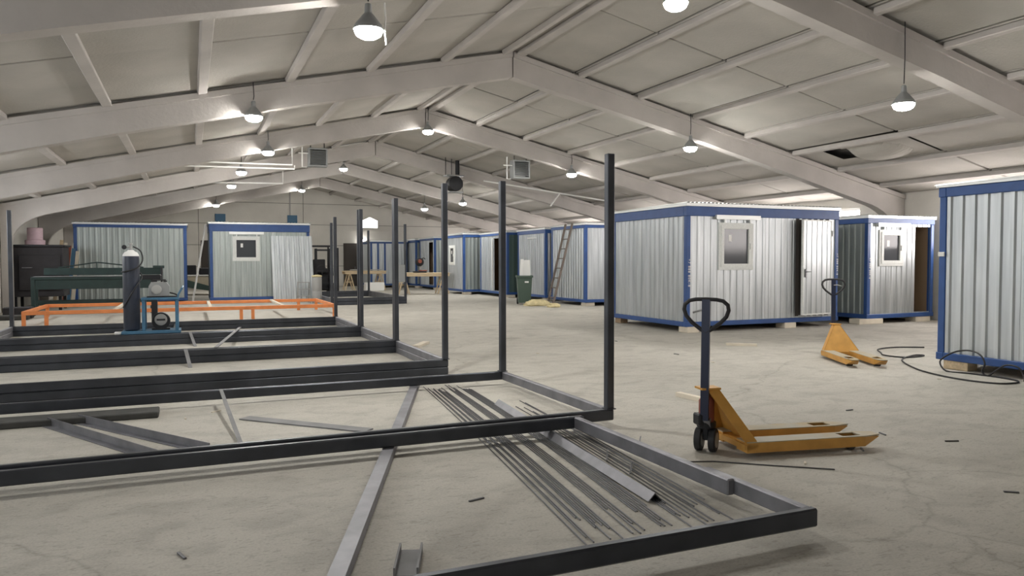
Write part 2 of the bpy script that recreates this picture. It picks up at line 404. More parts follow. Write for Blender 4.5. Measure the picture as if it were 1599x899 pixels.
# ------------------------------------------------------------------ welded steel floor frames
def steel_frame(label, x0, x1, y0, y1, z0, h=.1, wd=.055, posts=(), joists=(), group=None, cat='steel frame', notch=None, pw=.07, ptop=2.44):
    t = thing('steel_floor_frame', label, cat, (x0, y0, z0), 0, group); W, D = x1 - x0, y1 - y0
    MB().cbox(0, W, 0, wd, 0, h, .01).build('long_rail', 'steel_frame', t); MB().cbox(0, W, D - wd, D, 0, h, .01).build('long_rail', 'steel_frame', t)
    MB().cbox(0, wd, wd, D - wd, 0, h, .01).build('end_rail', 'steel_bare_and_lit_rail', t)  # end rails paler than long rails: window light put into the colour
    if notch:
        MB().cbox(W - wd - .045, W - .045, notch, D - wd, 0, h, .008).build('end_rail', 'steel_bare_and_lit_rail', t)
        MB().cbox(W - .05, W, wd, notch + .3, 0, h * .95, .008).build('end_rail', 'steel_bare_and_lit_rail', t)
    else: MB().cbox(W - wd, W, wd, D - wd, 0, h, .01).build('end_rail', 'steel_bare_and_lit_rail', t)
    for jx in joists: MB().cbox(jx - x0 - .03, jx - x0 + .03, wd, D - wd, .01, .06, .006).build('joist', 'steel_frame', t)
    for (px, py) in posts:
        a = W - pw if px else 0; b = D - pw if py else 0
        p = MB(); p.cbox(a, a + pw, b, b + pw, h, ptop - z0, .006); p.box(a - .012, a + pw + .012, b - .012, b + pw + .012, h, h + .008)
        p.build('corner_post', 'steel_frame', t)
    return t
steel_frame('dark steel floor frame without posts lying over the bundle of rods, overlapped end rail', -3.0, 3.08, 3.0, 5.66, .065, notch=.62)
steel_frame('dark steel floor frame with two tall corner posts beside the bundle of rods', -2.85, 3.47, 5.76, 8.32, .065, posts=((1, 0), (1, 1)))
LAYS = [(-3.1, 3.10, 9.33, 11.93), (-3.15, 3.12, 12.02, 14.72), (-3.3, 3.12, 14.84, 17.56)]
LB_ = ['the single frame holding loose angle irons', 'the other two stacks', 'the orange trestle frame']
for i, (a, b, c, d_) in enumerate(LAYS):
    nm = ('stack nearest the bundle of rods', 'middle stack of the row', 'stack under the gas cylinder')[i]
    steel_frame('dark steel floor frame, lower one of the ' + nm, a, b, c, d_, 0., group='stacked steel frames')
    steel_frame('dark steel floor frame with corner posts, upper one of the ' + nm, a, b, c, d_, .1, group='stacked steel frames',
                posts=(((1, 0), (1, 1)), ((1, 0), (1, 1)), ((1, 0), (1, 1), (0, 1)))[i], joists=((), (), (-1.05, -.3))[i], ptop=2.5)
# far frame pair behind the orange one
steel_frame('low dark steel frame lying by the forklift, lower one', 4.3, 6.9, 25.3, 31.2, 0., .12, .07, group='far steel frames')
steel_frame('dark steel frame with four thin posts by the forklift, upper one', 4.3, 6.9, 25.3, 31.2, .12, .12, .07, posts=((1, 0), (1, 1), (0, 0), (0, 1)), group='far steel frames', pw=.08, ptop=2.75)
tag(MB().cbox(6.55, 6.82, 25.22, 25.29, .75, 1.35, .01).build('control_box', 'heater_grey'), 'dark grey box fixed to a post of the far steel frame', 'box')

# loose steel on the floor
tag(MB().beam((2.50, 8.75, .0325), (.45, 3.02, .0325), .085, .065).build('support_bar', 'steel_bare_and_lit_rail'), 'long grey steel bar on the floor under two frames', 'bar')
def angle_iron(name, label, p0, p1, leg=.07, flip=False, z=0.):
    p0, p1 = Vector((*p0, z)), Vector((*p1, z)); t = (p1 - p0).normalized(); s_ = t.cross(Vector((0, 0, 1))); L_ = (p1 - p0).length
    mb = MB()
    if flip:                                          # roof shaped, lying on its two edges
        k = leg * .707; th = .006
        prof = [(-k, 0), (0, k), (k, 0), (k - .008, 0), (0, k - .009), (-k + .008, 0)]
    else: prof = [(0, 0), (leg, 0), (leg, .006), (.006, .006), (.006, leg), (0, leg)]
    a = [p0 + s_ * u + Vector((0, 0, v)) for u, v in prof]; b = [p1 + s_ * u + Vector((0, 0, v)) for u, v in prof]; n = len(prof)
    mb.add(a + b, [tuple(range(n))[::-1], tuple(range(n, 2 * n))] + [(i, (i + 1) % n, n + (i + 1) % n, n + i) for i in range(n)])
    return tag(mb.build(name, 'steel_bare_and_lit_rail'), label, 'angle iron')
angle_iron('angle_iron', 'grey angle iron, the inner of two lying beside the dark timber', (-.98, 7.98), (.12, 6.30))
angle_iron('angle_iron', 'lilac grey angle iron, the outer of two lying beside the dark timber', (-1.22, 7.94), (-.22, 6.18))
angle_iron('angle_iron', 'long angle iron lying roof side up on the bundle of rods', (2.92, 7.15), (2.62, 3.86), .07, True, .0105)
tag(MB().beam((.45, 7.50, .006), (1.42, 6.50, .006), .14, .012).build('flat_bar', 'dull_steel'), 'flat grey steel strip lying between two frames', 'steel strip')
tag(MB().beam((.27, 8.26, .172), (.36, 6.20, .010), .035, .006).build('flat_bar', 'dull_steel'), 'thin steel strip leaning from the frame rail down to the floor', 'steel strip')
tag(MB().beam((-.08, 11.86, .21), (-.02, 11.4, .0), .05, .006).build('flat_bar', 'dull_steel'), 'short pale strip leaning inside the nearest frame stack', 'steel strip')
tag(MB().beam((-.02, 14.7, .21), (.06, 14.2, .0), .05, .006).build('flat_bar', 'dull_steel'), 'short pale strip leaning inside the middle frame stack', 'steel strip')
tag(MB().beam((.33, 11.9, .215), (.86, 15.2, .225), .05, .012).build('flat_bar', 'dull_steel'), 'loose grey bar lying across two frame stacks', 'steel strip')
tag(MB().cbox(-3.2, -.3, 7.86, 8.16, 0, .06, .01).build('timber_beam', 'dark_wood'), 'dark worn timber on the floor under the frame rail', 'timber')
o = MB(); o.box(-.06, .06, -.16, .16, 0, .008); o.box(-.06, -.05, -.16, .16, 0, .045); o.box(.05, .06, -.16, .16, 0, .045)
tag(o.build('channel_offcut', 'dull_steel', loc=(.97, 3.56, .0), rot=(0, 0, -.35)), 'short channel offcut lying beside the long grey bar', 'offcut')
US = []; _g = 0.
for i in range(36): US.append(_g); _g += random.choice((.35, .45, .5, .9, 2.0))
US = [g_ / US[-1] for g_ in US]
for i in range(36):                                   # bundle of thin rods, one layer, none crossing
    u = US[i]; near = Vector((1.88 + 1.0 * u, 3.35, .0052)); far = Vector((2.52 + .82 * u, 8.55, .0052))
    sa, sb = random.uniform(0, .1), random.uniform(.9, 1)
    if u > .65: sb = random.uniform(.45, .75)
    pts = []; bow = .05 * math.sin(2 * u + .4)
    for k in range(7):
        s_ = sa + (sb - sa) * k / 6; p = near.lerp(far, s_); p.x += bow * math.sin(math.pi * s_); pts.append(p)
    tag(MB().tube(pts, .0045, 5).build('steel_rod', 'rod_steel'), 'thin dark steel rod in the loose bundle under the frames', 'rod', 'bundle of loose steel rods')
for i, (a, b) in enumerate((((3.45, 5.3), (3.16, 4.9)), ((2.80, 4.75), (2.98, 5.05)), ((2.78, 4.4), (2.96, 4.66)))):
    tag(MB().tube([(*a, .019), (*b, .019)], .006, 5).build('steel_rod', 'rod_steel'), 'short dark rod lying across the loose bundle', 'rod', 'short crossing rods')
tag(MB().tube([(3.3, 4.56, .0055), (3.55, 4.47, .0055), (3.85, 4.22, .0055), (4.2, 3.95, .0055)], .005, 5).build('steel_rod', 'rod_steel'), 'single bent rod on the floor by the yellow pallet truck', 'rod')
for i in range(26):                                   # scraps
    x, y = random.choice(((random.uniform(-.5, 2.2), random.uniform(3.3, 8)), (random.uniform(4, 9), random.uniform(5, 12)), (random.uniform(3.6, 6), random.uniform(3, 5))))
    a = random.uniform(0, 6.28); l = random.uniform(.015, .06)
    tag(MB().cbox(-l, l, -.008, .008, 0, .01, .002).build('metal_scrap', random.choice(('rod_steel', 'pale_wood', 'brown_dark')), loc=(x, y, 0), rot=(0, 0, a)), 'tiny scrap lying on the concrete floor', 'scrap', 'scraps on the floor')
for (p, q, wd, h, lb) in (((4.92, 6.82), (4.98, 6.2), .07, .045, 'pale wood offcut lying behind the near pallet truck'), ((8.62, 10.55), (9.02, 10.22), .1, .04, 'pale plank offcut on the open floor before the cabin door'), ((3.52, 12.4), (3.9, 13.0), .12, .04, 'pale board end beside the stacked frames')):
    tag(MB().beam((*p, h / 2), (*q, h / 2), wd, h).build('wood_offcut', 'pale_wood'), lb, 'wood offcut')

# ------------------------------------------------------------------ site cabins
PER, DEP = .172, .026
def prof_n(u):
    s = (u % PER) / PER
    if s < .52: return -DEP
    if s < .62: return -DEP + DEP * (s - .52) / .10
    if s < .90: return 0
    return -DEP * (s - .90) / .10
def corr(u0, u1, z0, z1, holes=()):
    us = {u0, u1}; k = math.floor(u0 / PER) - 1
    while k * PER < u1 + PER:
        for s in (0, .52, .62, .90):
            u = (k + s) * PER
            if u0 < u < u1: us.add(u)
        k += 1
    for h in holes:
        for u in h[:2]:
            if u0 < u < u1: us.add(u)
    us = sorted(us); out = []
    for a, b in zip(us, us[1:]):
        if b - a < 1e-6: continue
        mid = (a + b) / 2; iv = [(z0, z1)]
        for h in holes:
            if h[0] < mid < h[1]:
                nv = []
                for p, q in iv:
                    if h[2] > p: nv.append((p, min(q, h[2])))
                    if h[3] < q: nv.append((max(p, h[3]), q))
                iv = nv
        na, nb = prof_n(a + 1e-7), prof_n(b - 1e-7)
        for p, q in iv:
            if q - p > 1e-4: out.append(((a, na), (b, nb), p, q))
    return out
def wall_sheets(t, mp, ln, z0, z1, holes, material, pw, k=1.):
    """mp(u,n,z)->local; sheets about 1.05 m wide"""
    a, b = pw * .5, ln - pw * .5; n = max(1, round((b - a) / 1.03))
    for i in range(n):
        u0 = a + (b - a) * i / n; u1 = a + (b - a) * (i + 1) / n; mb = MB(); off = .003 * (i % 2)
        for (ua, na), (ub, nb), p, q in corr(u0, u1, z0, z1, holes):
            mb.add([mp(ua, na * k - .012 - off, p), mp(ub, nb * k - .012 - off, p), mp(ub, nb * k - .012 - off, q), mp(ua, na * k - .012 - off, q)], [(0, 1, 2, 3)])
        if mb.f: mb.build('wall_sheet', material, t)
TXT = '+7 888 80K-8'
def lettering(parent, txt, loc, rot, size):
    cu = bpy.data.curves.new('lettering', 'FONT'); cu.body = txt; cu.size = size; cu.extrude = .001; cu.space_character = 1.25
    ob = bpy.data.objects.new('tmp', cu); C.objects.link(ob); dg = bpy.context.evaluated_depsgraph_get()
    me = bpy.data.meshes.new_from_object(ob.evaluated_get(dg)); bpy.data.objects.remove(ob)
    me.materials.clear(); me.materials.append(MAT['white_paint'])
    o = link('lettering', me, parent, loc, rot); o['label'] = 'white vertical lettering'; return o
def window_part(t, mp, u0, u1, z0, z1, cap=True, bar=.075):
    mb = MB()
    def bx(m_, a, b, n0, n1, p, q):
        m_.add([mp(a, n0, p), mp(b, n0, p), mp(b, n1, p), mp(a, n1, p), mp(a, n0, q), mp(b, n0, q), mp(b, n1, q), mp(a, n1, q)],
               [(0, 3, 2, 1), (4, 5, 6, 7), (0, 1, 5, 4), (1, 2, 6, 5), (2, 3, 7, 6), (3, 0, 4, 7)])
    for (a, b, p, q) in ((u0, u1, z0, z0 + bar), (u0, u1, z1 - bar, z1), (u0, u0 + bar, z0 + bar, z1 - bar), (u1 - bar, u1, z0 + bar, z1 - bar)): bx(mb, a, b, -.06, .025, p, q)
    e = .055
    for (a, b, p, q) in ((u0 - e, u1 + e, z0 - e, z0), (u0 - e, u1 + e, z1, z1 + e), (u0 - e, u0, z0, z1), (u1, u1 + e, z0, z1)): bx(mb, a, b, -.03, .012, p, q)
    wd = mb.build('window', 'white_plastic', t); wd['label'] = 'white plastic window with taped protective film'
    pn = MB(); bx(pn, u0 + bar, u1 - bar, -.03, -.015, z0 + bar, z1 - bar); pn.build('window_pane', 'dark_glass', wd)
    hd = MB(); bx(hd, u1 - bar * .7, u1 - bar * .4, .025, .05, (z0 + z1) / 2 - .06, (z0 + z1) / 2 + .06); hd.build('window_handle', 'white_plastic', wd)
    st = MB(); bx(st, u0 + bar + .14, u0 + bar + .22, -.014, -.012, z1 - bar - .26, z1 - bar - .12); st.build('sticker', 'white_paint', wd)
    if cap:
        cp = MB(); bx(cp, u0 - .16, u1 + .20, -.02, .07, z1 + .16, z1 + .21); bx(cp, u0 - .16, u1 + .20, .055, .07, z1 + .12, z1 + .16)
        for uu in (u0 + .06, u1 - .06): bx(cp, uu, uu + .04, -.01, .04, z1 + .055, z1 + .16)
        cp.build('drip_cap', 'roof_edge', wd)
def cabin(label, x, y, W, D, z0=.12, H=2.46, rz=0., top=.16, base=.10, pw=.10, win=None, door=None, lw=None, ld=None, lining=False, mats=('galvanised', 'galvanised'), roof='thin', sheet_top=None, text=(), over=.0):
    """x,y = corner between the front (-Y) and left (-X) faces; win/door on the front, lw/ld on the left face: (u0,u1,z0,z1)"""
    t = thing('site_cabin', label, 'cabin', (x, y, z0), rz); Hh = H
    for (a, b) in ((0, 0), (W - pw, 0), (0, D - pw), (W - pw, D - pw)): MB().cbox(a, a + pw, b, b + pw, base, Hh - top, .008).build('corner_post', 'blue_paint', t)
    for nm, p, q in (('base_rail', 0, base), ('top_rail', Hh - top, Hh)):
        e = .012
        for bx in ((-e, W + e, -e, pw), (-e, W + e, D - pw, D + e), (-e, pw - .01, pw, D - pw), (W - pw + .01, W + e, pw, D - pw)):
            MB().cbox(bx[0], bx[1], bx[2], bx[3], p, q, .008).build(nm, 'blue_paint', t)
    F = lambda u, n, z: (u, -n, z); Lf = lambda u, n, z: (-n, D - u, z); Rf = lambda u, n, z: (W + n, u, z); B = lambda u, n, z: (W - u, D + n, z)
    hz = lambda l: [h[:4] for h in l if h]
    lwl = (D - lw[1], D - lw[0], lw[2], lw[3]) if lw else None; ldl = (D - ld[1], D - ld[0], ld[2], ld[3]) if ld else None
    z1 = Hh - top + .01
    wall_sheets(t, F, W, base - .01, z1, hz((win, door)), mats[0], pw, .42); wall_sheets(t, Lf, D, base - .01, z1, hz((lwl, ldl)), mats[1], pw)
    wall_sheets(t, Rf, D, base - .01, z1, (), mats[1], pw); wall_sheets(t, B, W, base - .01, z1, (), mats[0], pw)
    rf = MB(); n = int((W + .1) / .1)
    zc = .015
    for i in range(n):                                # ribbed roof sheet, highest along the front edge
        a = -.05 + (W + .1) * i / n; b = -.05 + (W + .1) * (i + 1) / n; c = (a + b) / 2
        for (p, q, hp, hq) in ((a, c, 0, .022), (c, b, .022, 0)):
            rf.add([(p, -.05 - over, Hh + .065 + hp), (q, -.05 - over, Hh + .065 + hq), (q, D + .05, Hh + .03 + hq), (p, D + .05, Hh + .03 + hp)], [(0, 1, 2, 3)])
    rf.box(-.03, W + .03, -.035, -.015, Hh, Hh + .065); rf.box(-.03, W + .03, D + .015, D + .035, Hh, Hh + .035)
    for xx in (-.035, W + .015): rf.add([(xx, -.03, Hh), (xx + .02, -.03, Hh), (xx + .02, D + .03, Hh), (xx, D + .03, Hh), (xx, -.03, Hh + .065), (xx + .02, -.03, Hh + .065), (xx + .02, D + .03, Hh + .035), (xx, D + .03, Hh + .035)],
                                       [(0, 3, 2, 1), (4, 5, 6, 7), (0, 1, 5, 4), (1, 2, 6, 5), (2, 3, 7, 6), (3, 0, 4, 7)])
    rf.build('roof_sheet', 'roof_edge', t)
    fl = MB().box(.03, W - .03, .03, D - .03, .02, base - .01); fl.build('floor_deck', 'lining', t)
    if lining:
        ln = MB(); g_ = .05
        ln.box(g_, W - g_, D - g_ - .02, D - g_, base, Hh - top); ln.box(W - g_ - .02, W - g_, g_, D - g_ - .02, base, Hh - top)
        if not (ld or lw): ln.box(g_, g_ + .02, g_, D - g_ - .02, base, Hh - top)
        else: ln.box(g_ + .02, W - g_ - .02, g_, g_ + .02, base, Hh - top)
        ln.box(g_, W - g_, g_, D - g_, Hh - top - .03, Hh - top - .01)
        ln.build('inner_lining', 'lining', t)
    if win: window_part(t, F, *win[:4])
    if lwl: window_part(t, Lf, *lwl, cap=False)
    for (posx, posz, sz) in text:
        lettering(t, TXT, (posx, -.0135, posz), (R(90), R(90), 0), sz)
    return t
def door_leaf(t, hinge, wd, z0, z1, ang_, face='F', material='galvanised', hinge_right=True, edge='white_plastic', solid=None):
    d_ = link('door', None, t, hinge, (0, 0, ang_)) if False else None
    mb = MB(); s_ = -1 if hinge_right else 1
    for (ua, na), (ub, nb), p, q in corr(0.03, wd - .03, z0 + .03, z1 - .03):
        for (n_off, fl) in ((-.045, 0),):
            mb.add([(s_ * ua, n_off - na * .5 - .008, p), (s_ * ub, n_off - nb * .5 - .008, p), (s_ * ub, n_off - nb * .5 - .008, q), (s_ * ua, n_off - na * .5 - .008, q)], [(0, 1, 2, 3)])
    mb.box(min(s_ * .03, s_ * (wd - .03)), max(s_ * .03, s_ * (wd - .03)), -.042, 0, z0 + .03, z1 - .03)
    o = mb.build('door', solid or material, t, None, hinge, (0, 0, ang_))
    ed = MB()
    for (a, b, p, q) in ((0, wd, z0, z0 + .03), (0, wd, z1 - .03, z1), (0, .03, z0 + .03, z1 - .03), (wd - .03, wd, z0 + .03, z1 - .03)):
        ed.box(min(s_ * a, s_ * b), max(s_ * a, s_ * b), -.05, 0, p, q)
    ed.build('door_edge', edge, o)
    hd = MB(); u = s_ * (wd - .09); zc = (z0 + z1) / 2 - .12
    hd.cbox(u - .02, u + .02, -.065, -.05, zc - .09, zc + .09, .004); hd.tube([(u, -.06, zc + .03), (u, -.1, zc + .03), (u - s_ * .11, -.1, zc + .03)], .009, 6)
    hd.build('door_handle', 'steel_bare_and_lit_rail', o)
    hg = MB()
    for zz in (z0 + .3, z1 - .35): hg.tube([(s_ * .0, -.058, zz), (s_ * .0, -.058, zz + .12)], .012, 8)
    hg.build('hinge', 'grey_plastic', o)
    return o

# free standing cabin with the ajar door
c1 = cabin('galvanised cabin with white window and slightly open metal door, behind the near pallet truck', 9.34, 12.68, 4.16, 2.9, H=2.48, top=.20,
           win=(.86, 1.66, 1.22, 2.10), door=(2.92, 3.90, .15, 2.26), text=((.035, 1.40, .082), (4.16 - .065, 1.52, .07)))
door_leaf(c1, (3.885, -.02, 0), .965, .16, 2.25, R(7), hinge_right=True)
MB().box(2.90, 3.92, .02, .06, .13, 2.28).build('door_gap_shade', 'brown_dark', c1)  # dark sheet closing the doorway; shade of the gap put into its colour
c2 = cabin('galvanised cabin with bright window and empty doorway in the corner by the wall', 14.43, 12.7, 2.2, 3.3, H=2.34, top=.12, win=(.42, 1.10, 1.28, 2.02), door=(1.58, 2.09, .12, 2.16), lining=True,
           mats=('galvanised', 'galvanised_dull'), text=((.04, 1.42, .07),))
c3 = cabin('large galvanised cabin wall with the black cable coiled at its foot', 9.5, 2.9, 2.4, 4.28, H=2.36, top=.13)
MB().cbox(-.03, -.012, 4.18, 4.27, 1.42, 1.48, .003).build('tape_patch', 'white_paint', c3)
c4 = cabin('galvanised cabin with a wooden ladder leaning on it', 11.72, 21.3, 4.2, 2.46, H=2.52, top=.1)
c5 = cabin('galvanised cabin behind the green bin, striped by light', 11.89, 24.6, 4.1, 2.5, H=2.5, top=.14, ld=None)
MB().box(-.035, -.02, .72, 1.5, 2.18, 2.24).build('door_lintel', 'roof_edge', c5)
c6 = cabin('galvanised cabin with dark doorway and raw wooden door jamb', 11.6, 27.5, 4.1, 3.0, H=2.48, top=.09, ld=(.55, 1.45, .12, 2.28), lining=True, mats=('dark_panel', 'galvanised'))
MB().cbox(-.06, .0, .16, .56, .11, 2.30, .006).build('door_jamb', 'wood', c6)
MB().cbox(-.05, -.005, 1.45, 1.52, .11, 2.30, .006).build('door_frame', 'white_plastic', c6)
c7 = cabin('galvanised cabin with small white window behind the wooden saw table', 10.93, 30.8, 4.2, 2.5, H=2.5, top=.12, lw=(1.2, 1.85, 1.22, 2.0), mats=('galvanised_dull', 'galvanised'))
c8 = cabin('galvanised cabin with open dark doorway beyond the saw table', 11.33, 36.3, 4.2, 2.6, H=2.5, top=.1, ld=(.3, 1.0, .12, 2.3), lining=True, mats=('galvanised_dull', 'galvanised'))
c9 = cabin('far cabin with green tinted side next to the last blue post', 11.24, 39.4, 4.2, 2.5, H=2.48, top=.14, mats=('galvanised_dull', 'galvanised'))
c10 = cabin('farthest cabin standing across the aisle by the back wall', 9.05, 40.6, 2.05, 2.4, H=2.4, top=.1)
for u in (.42, .8): MB().cbox(u - .05, u + .05, -.02, .03, .1, 2.3, .006).build('middle_post', 'blue_paint', c10)
cl1 = cabin('dull galvanised cabin without openings behind the gas cylinder', -3.52, 28.4, 3.42, 2.4, H=2.60, top=.10, mats=('galvanised_dull', 'galvanised_dull'))
cl2 = cabin('grey cabin with taped white window and wide blue top rail beside the forklift', .63, 28.0, 3.38, 2.4, H=2.66, top=.26, win=(.80, 1.60, 1.42, 2.18), mats=('galvanised_dull', 'galvanised_dull'))
ls = MB()
for (ua, na), (ub, nb), p, q in corr(0, 1.42, 0, 2.38):
    zz = lambda z: -.20 * (1 - z / 2.38)
    ls.add([(ua + .05 * (1 - p / 2.38), zz(p) - na * 2, p), (ub + .05 * (1 - p / 2.38), zz(p) - nb * 2, p), (ub, zz(q) - nb * 2, q), (ua, zz(q) - na * 2, q)], [(0, 1, 2, 3)])
tag(ls.build('metal_sheet', 'galvanised', loc=(2.66, 27.9, .0)), 'loose shiny corrugated sheet leaning on the windowed cabin by the forklift', 'metal sheet')

def block(label, x, y, sx, sy, h, material='pale_wood', rz=0.):
    tag(MB().cbox(-sx / 2, sx / 2, -sy / 2, sy / 2, 0, h, .006).build('timber_block', material, loc=(x, y, 0), rot=(0, 0, rz)), label, 'timber block')
block('pale timber block under the corner of the ajar door cabin', 9.5, 12.8, .3, .3, .12)
block('pale timber block under the ajar door cabin below its door', 12.1, 12.8, .32, .28, .12)
block('brown timber block under the far end of the ajar door cabin', 9.47, 15.4, .2, .25, .12, 'lining')
block('pale timber block under the cabin in the corner by the wall', 14.55, 12.82, .75, .3, .12)
block('pale timber block under the doorway of the corner cabin', 16.3, 12.85, .5, .3, .12)
block('upright brown timber block under the cabin with the cable', 9.62, 6.92, .2, .35, .12, 'wood')
block('timber block under the near end of the cabin with the cable', 9.62, 3.2, .2, .35, .12)
block('timber block under the far side of the cabin with the cable', 11.7, 7.0, .2, .25, .12)
for (cx_, cy_, W_, nm) in ((11.72, 21.3, 4.2, 'laddered cabin'), (11.89, 24.6, 4.1, 'cabin behind the bin'), (11.6, 27.5, 4.1, 'cabin with the wooden jamb'), (10.93, 30.8, 4.2, 'cabin with the small window'), (11.33, 36.3, 4.2, 'cabin beyond the saw table'), (11.24, 39.4, 4.2, 'far green tinted cabin'), (9.05, 40.6, 2.05, 'farthest cabin'), (-3.52, 28.4, 3.42, 'dull cabin'), (.63, 28.0, 3.38, 'taped window cabin')):
    block('pale timber block under the front corner of the ' + nm, cx_ + .22, cy_ + .2, .34, .3, .12)
    block('pale timber block under the inner corner of the ' + nm, cx_ + W_ - .3, cy_ + 2.1, .34, .3, .12)
block('timber block under the wall side of the ajar door cabin', 13.2, 15.3, .3, .3, .12); block('timber block under the back of the corner cabin', 16.3, 15.7, .3, .3, .12)

# ------------------------------------------------------------------ pallet trucks
def pallet_truck(label, x, y, rz, steer, lean=0., sticker=True):
    t = thing('pallet_truck', label, 'pallet truck', (x, y, 0), rz)
    for s in (-1, 1):
        yc = s * .19; h0, h1 = .035, .112
        o = MB(); hw_ = .08
        X = [0, .86, 1.0, 1.06, 1.17]
        o.box(0, 1.02, yc - hw_, yc - hw_ + .008, h0, h1); o.box(0, 1.02, yc + hw_ - .008, yc + hw_, h0, h1); o.box(0, .008, yc - hw_ + .008, yc + hw_ - .008, h0, h1)
        # tapering tip
        tip = [(1.02, yc - hw_), (1.17, yc - .045), (1.17, yc + .045), (1.02, yc + hw_)]
        o.add([(1.02, yc - hw_, h0), (1.15, yc - .045, h1 - .025), (1.15, yc + .045, h1 - .025), (1.02, yc + hw_, h0), (1.02, yc - hw_, h1 - .002), (1.17, yc - .045, h1 - .012), (1.17, yc + .045, h1 - .012), (1.02, yc + hw_, h1 - .002)],
              [(0, 3, 2, 1), (0, 1, 5, 4), (1, 2, 6, 5), (2, 3, 7, 6)])
        fk = o.build('fork', 'truck_yellow', t)
        tp = MB(); th = .006
        def q(a, b, c, d_): tp.box(a, b, c, d_, h1, h1 + th)
        q(0, .84, yc - hw_, yc + hw_); q(.84, 1.0, yc - hw_, yc - .05); q(.84, 1.0, yc + .05, yc + hw_)
        tp.prism([(1.0, yc - hw_), (1.02, yc - hw_), (1.17, yc - .045), (1.17, yc + .045), (1.02, yc + hw_), (1.0, yc + hw_)], 'z', h1 - .004, h1 + th)
        tp.build('fork_top', 'truck_worn', fk)
        MB().lathe([(.036, -.04), (.038, -.035), (.038, .035), (.036, .04)], (.93, yc, .0385), 14, 'y').build('fork_roller', 'black_rubber', fk, 40)
    b = MB()                                          # inclined triangular front plate with side flanges
    A0, A1, T0, T1 = Vector((.10, -.27, .10)), Vector((.10, .27, .10)), Vector((-.12, -.038, .50)), Vector((-.12, .038, .50))
    nrm = (A1 - A0).cross(T0 - A0).normalized()
    if nrm.x < 0: nrm = -nrm
    def slab(pts, th_): 
        n = len(pts); v = [p for p in pts] + [p - nrm * th_ for p in pts]
        b.add(v, [tuple(range(n)), tuple(range(n, 2 * n))[::-1]] + [(i, (i + 1) % n, n + (i + 1) % n, n + i) for i in range(n)])
    slab([A0, A1, T1, T0], .012)
    for P, Q in ((A0, T0), (A1, T1)):
        dv = Vector((-.10, 0, 0)); s_ = Vector((0, .01 if P.y < 0 else -.01, 0))
        v = [P, Q, Q + dv, P + dv, P + s_, Q + s_, Q + dv + s_, P + dv + s_]
        b.add(v, [(0, 1, 2, 3), (7, 6, 5, 4), (0, 4, 5, 1), (1, 5, 6, 2), (2, 6, 7, 3), (3, 7, 4, 0)])
    b.box(-.27, -.11, -.065, .065, .49, .505); b.box(-.02, .10, -.27, .27, .06, .10)
    bd = b.build('front_plate', 'truck_yellow', t)
    c = A0.lerp(A1, .42).lerp(T0.lerp(T1, .5), .42) + nrm * .002
    e1 = Vector((0, 1, 0)); e2 = nrm.cross(e1).normalized()
    if sticker: MB().add([c - e1 * .035 - e2 * .09, c + e1 * .035 - e2 * .09, c + e1 * .035 + e2 * .09, c - e1 * .035 + e2 * .09], [(0, 1, 2, 3)]).build('sticker', 'black_metal', bd)
    pu = MB().lathe([(.055, .20), (.06, .22), (.06, .40), (.045, .42), (.035, .43), (.035, .49)], (-.20, 0, 0), 16); pu.build('pump', 'rust_red', t, 40)
    ch = MB(); ch.lathe([(.07, .185), (.075, .20), (.075, .235), (.03, .24), (.03, .30)], (-.20, 0, 0), 14); ch.cbox(-.29, -.19, -.055, .055, .21, .30, .01)
    ch.build('steering_head', 'black_metal', t, 40)
    for s in (-1, 1):
        ca, sa = math.cos(steer), math.sin(steer)
        wh = MB(); wh.lathe([(.085, -.026), (.092, -.02), (.092, .02), (.085, .026)], (0, 0, 0), 22, 'y')
        wo_ = wh.build('steer_wheel', 'black_rubber', t, 40, (-.20 - sa * s * .055, ca * s * .055, .092), (0, 0, steer))
        hb = MB().lathe([(.055, -.03), (.06, -.028), (.06, .028), (.055, .03)], (0, 0, 0), 18, 'y'); hb.build('wheel_hub', 'grey_plastic', wo_, 40)
    f_ = MB().cbox(-.035, .035, -.022, .022, .09, .21, .006); f_.build('wheel_fork', 'black_metal', t, None, (-.20, 0, 0), (0, 0, steer))
    h = MB(); bx_ = -.075                              # drawbar
    h.beam((bx_, 0, .25), (bx_ - .0, 0, 1.19), .062, .03, (1, 0, 0))
    hb_ = h.build('handle_shaft', 'truck_handle', t, None, (-.20, 0, 0), (0, lean, steer))
    lp = [(0, .93), (.05, .965), (.11, 1.01), (.155, 1.06), (.172, 1.11), (.165, 1.15), (.13, 1.18), (.08, 1.19), (0, 1.193)]
    pts = [(bx_, u, z) for u, z in lp] + [(bx_, -u, z) for u, z in lp[1:-1][::-1]]
    MB().tube(pts, .016, 8, True).build('grip_loop', 'black_rubber', hb_, 60)
    MB().tube([(bx_ + .01, .0, 1.1), (bx_ + .03, .05, 1.105), (bx_ + .03, .11, 1.085)], .008, 6).build('release_lever', 'grey_plastic', hb_)
    MB().beam((bx_, 0, .22), (bx_ + .09, 0, .26), .09, .07).build('drawbar_joint', 'steel_bare_and_lit_rail', hb_)
    return t
pallet_truck('yellow pallet truck seen from its side, standing beside the steel frames', 3.90, 4.72, R(-11), R(50), R(2))
pallet_truck('yellow pallet truck with forks pointing out before the two cabins', 9.12, 8.52, R(-117.5), R(0), R(-1), False)

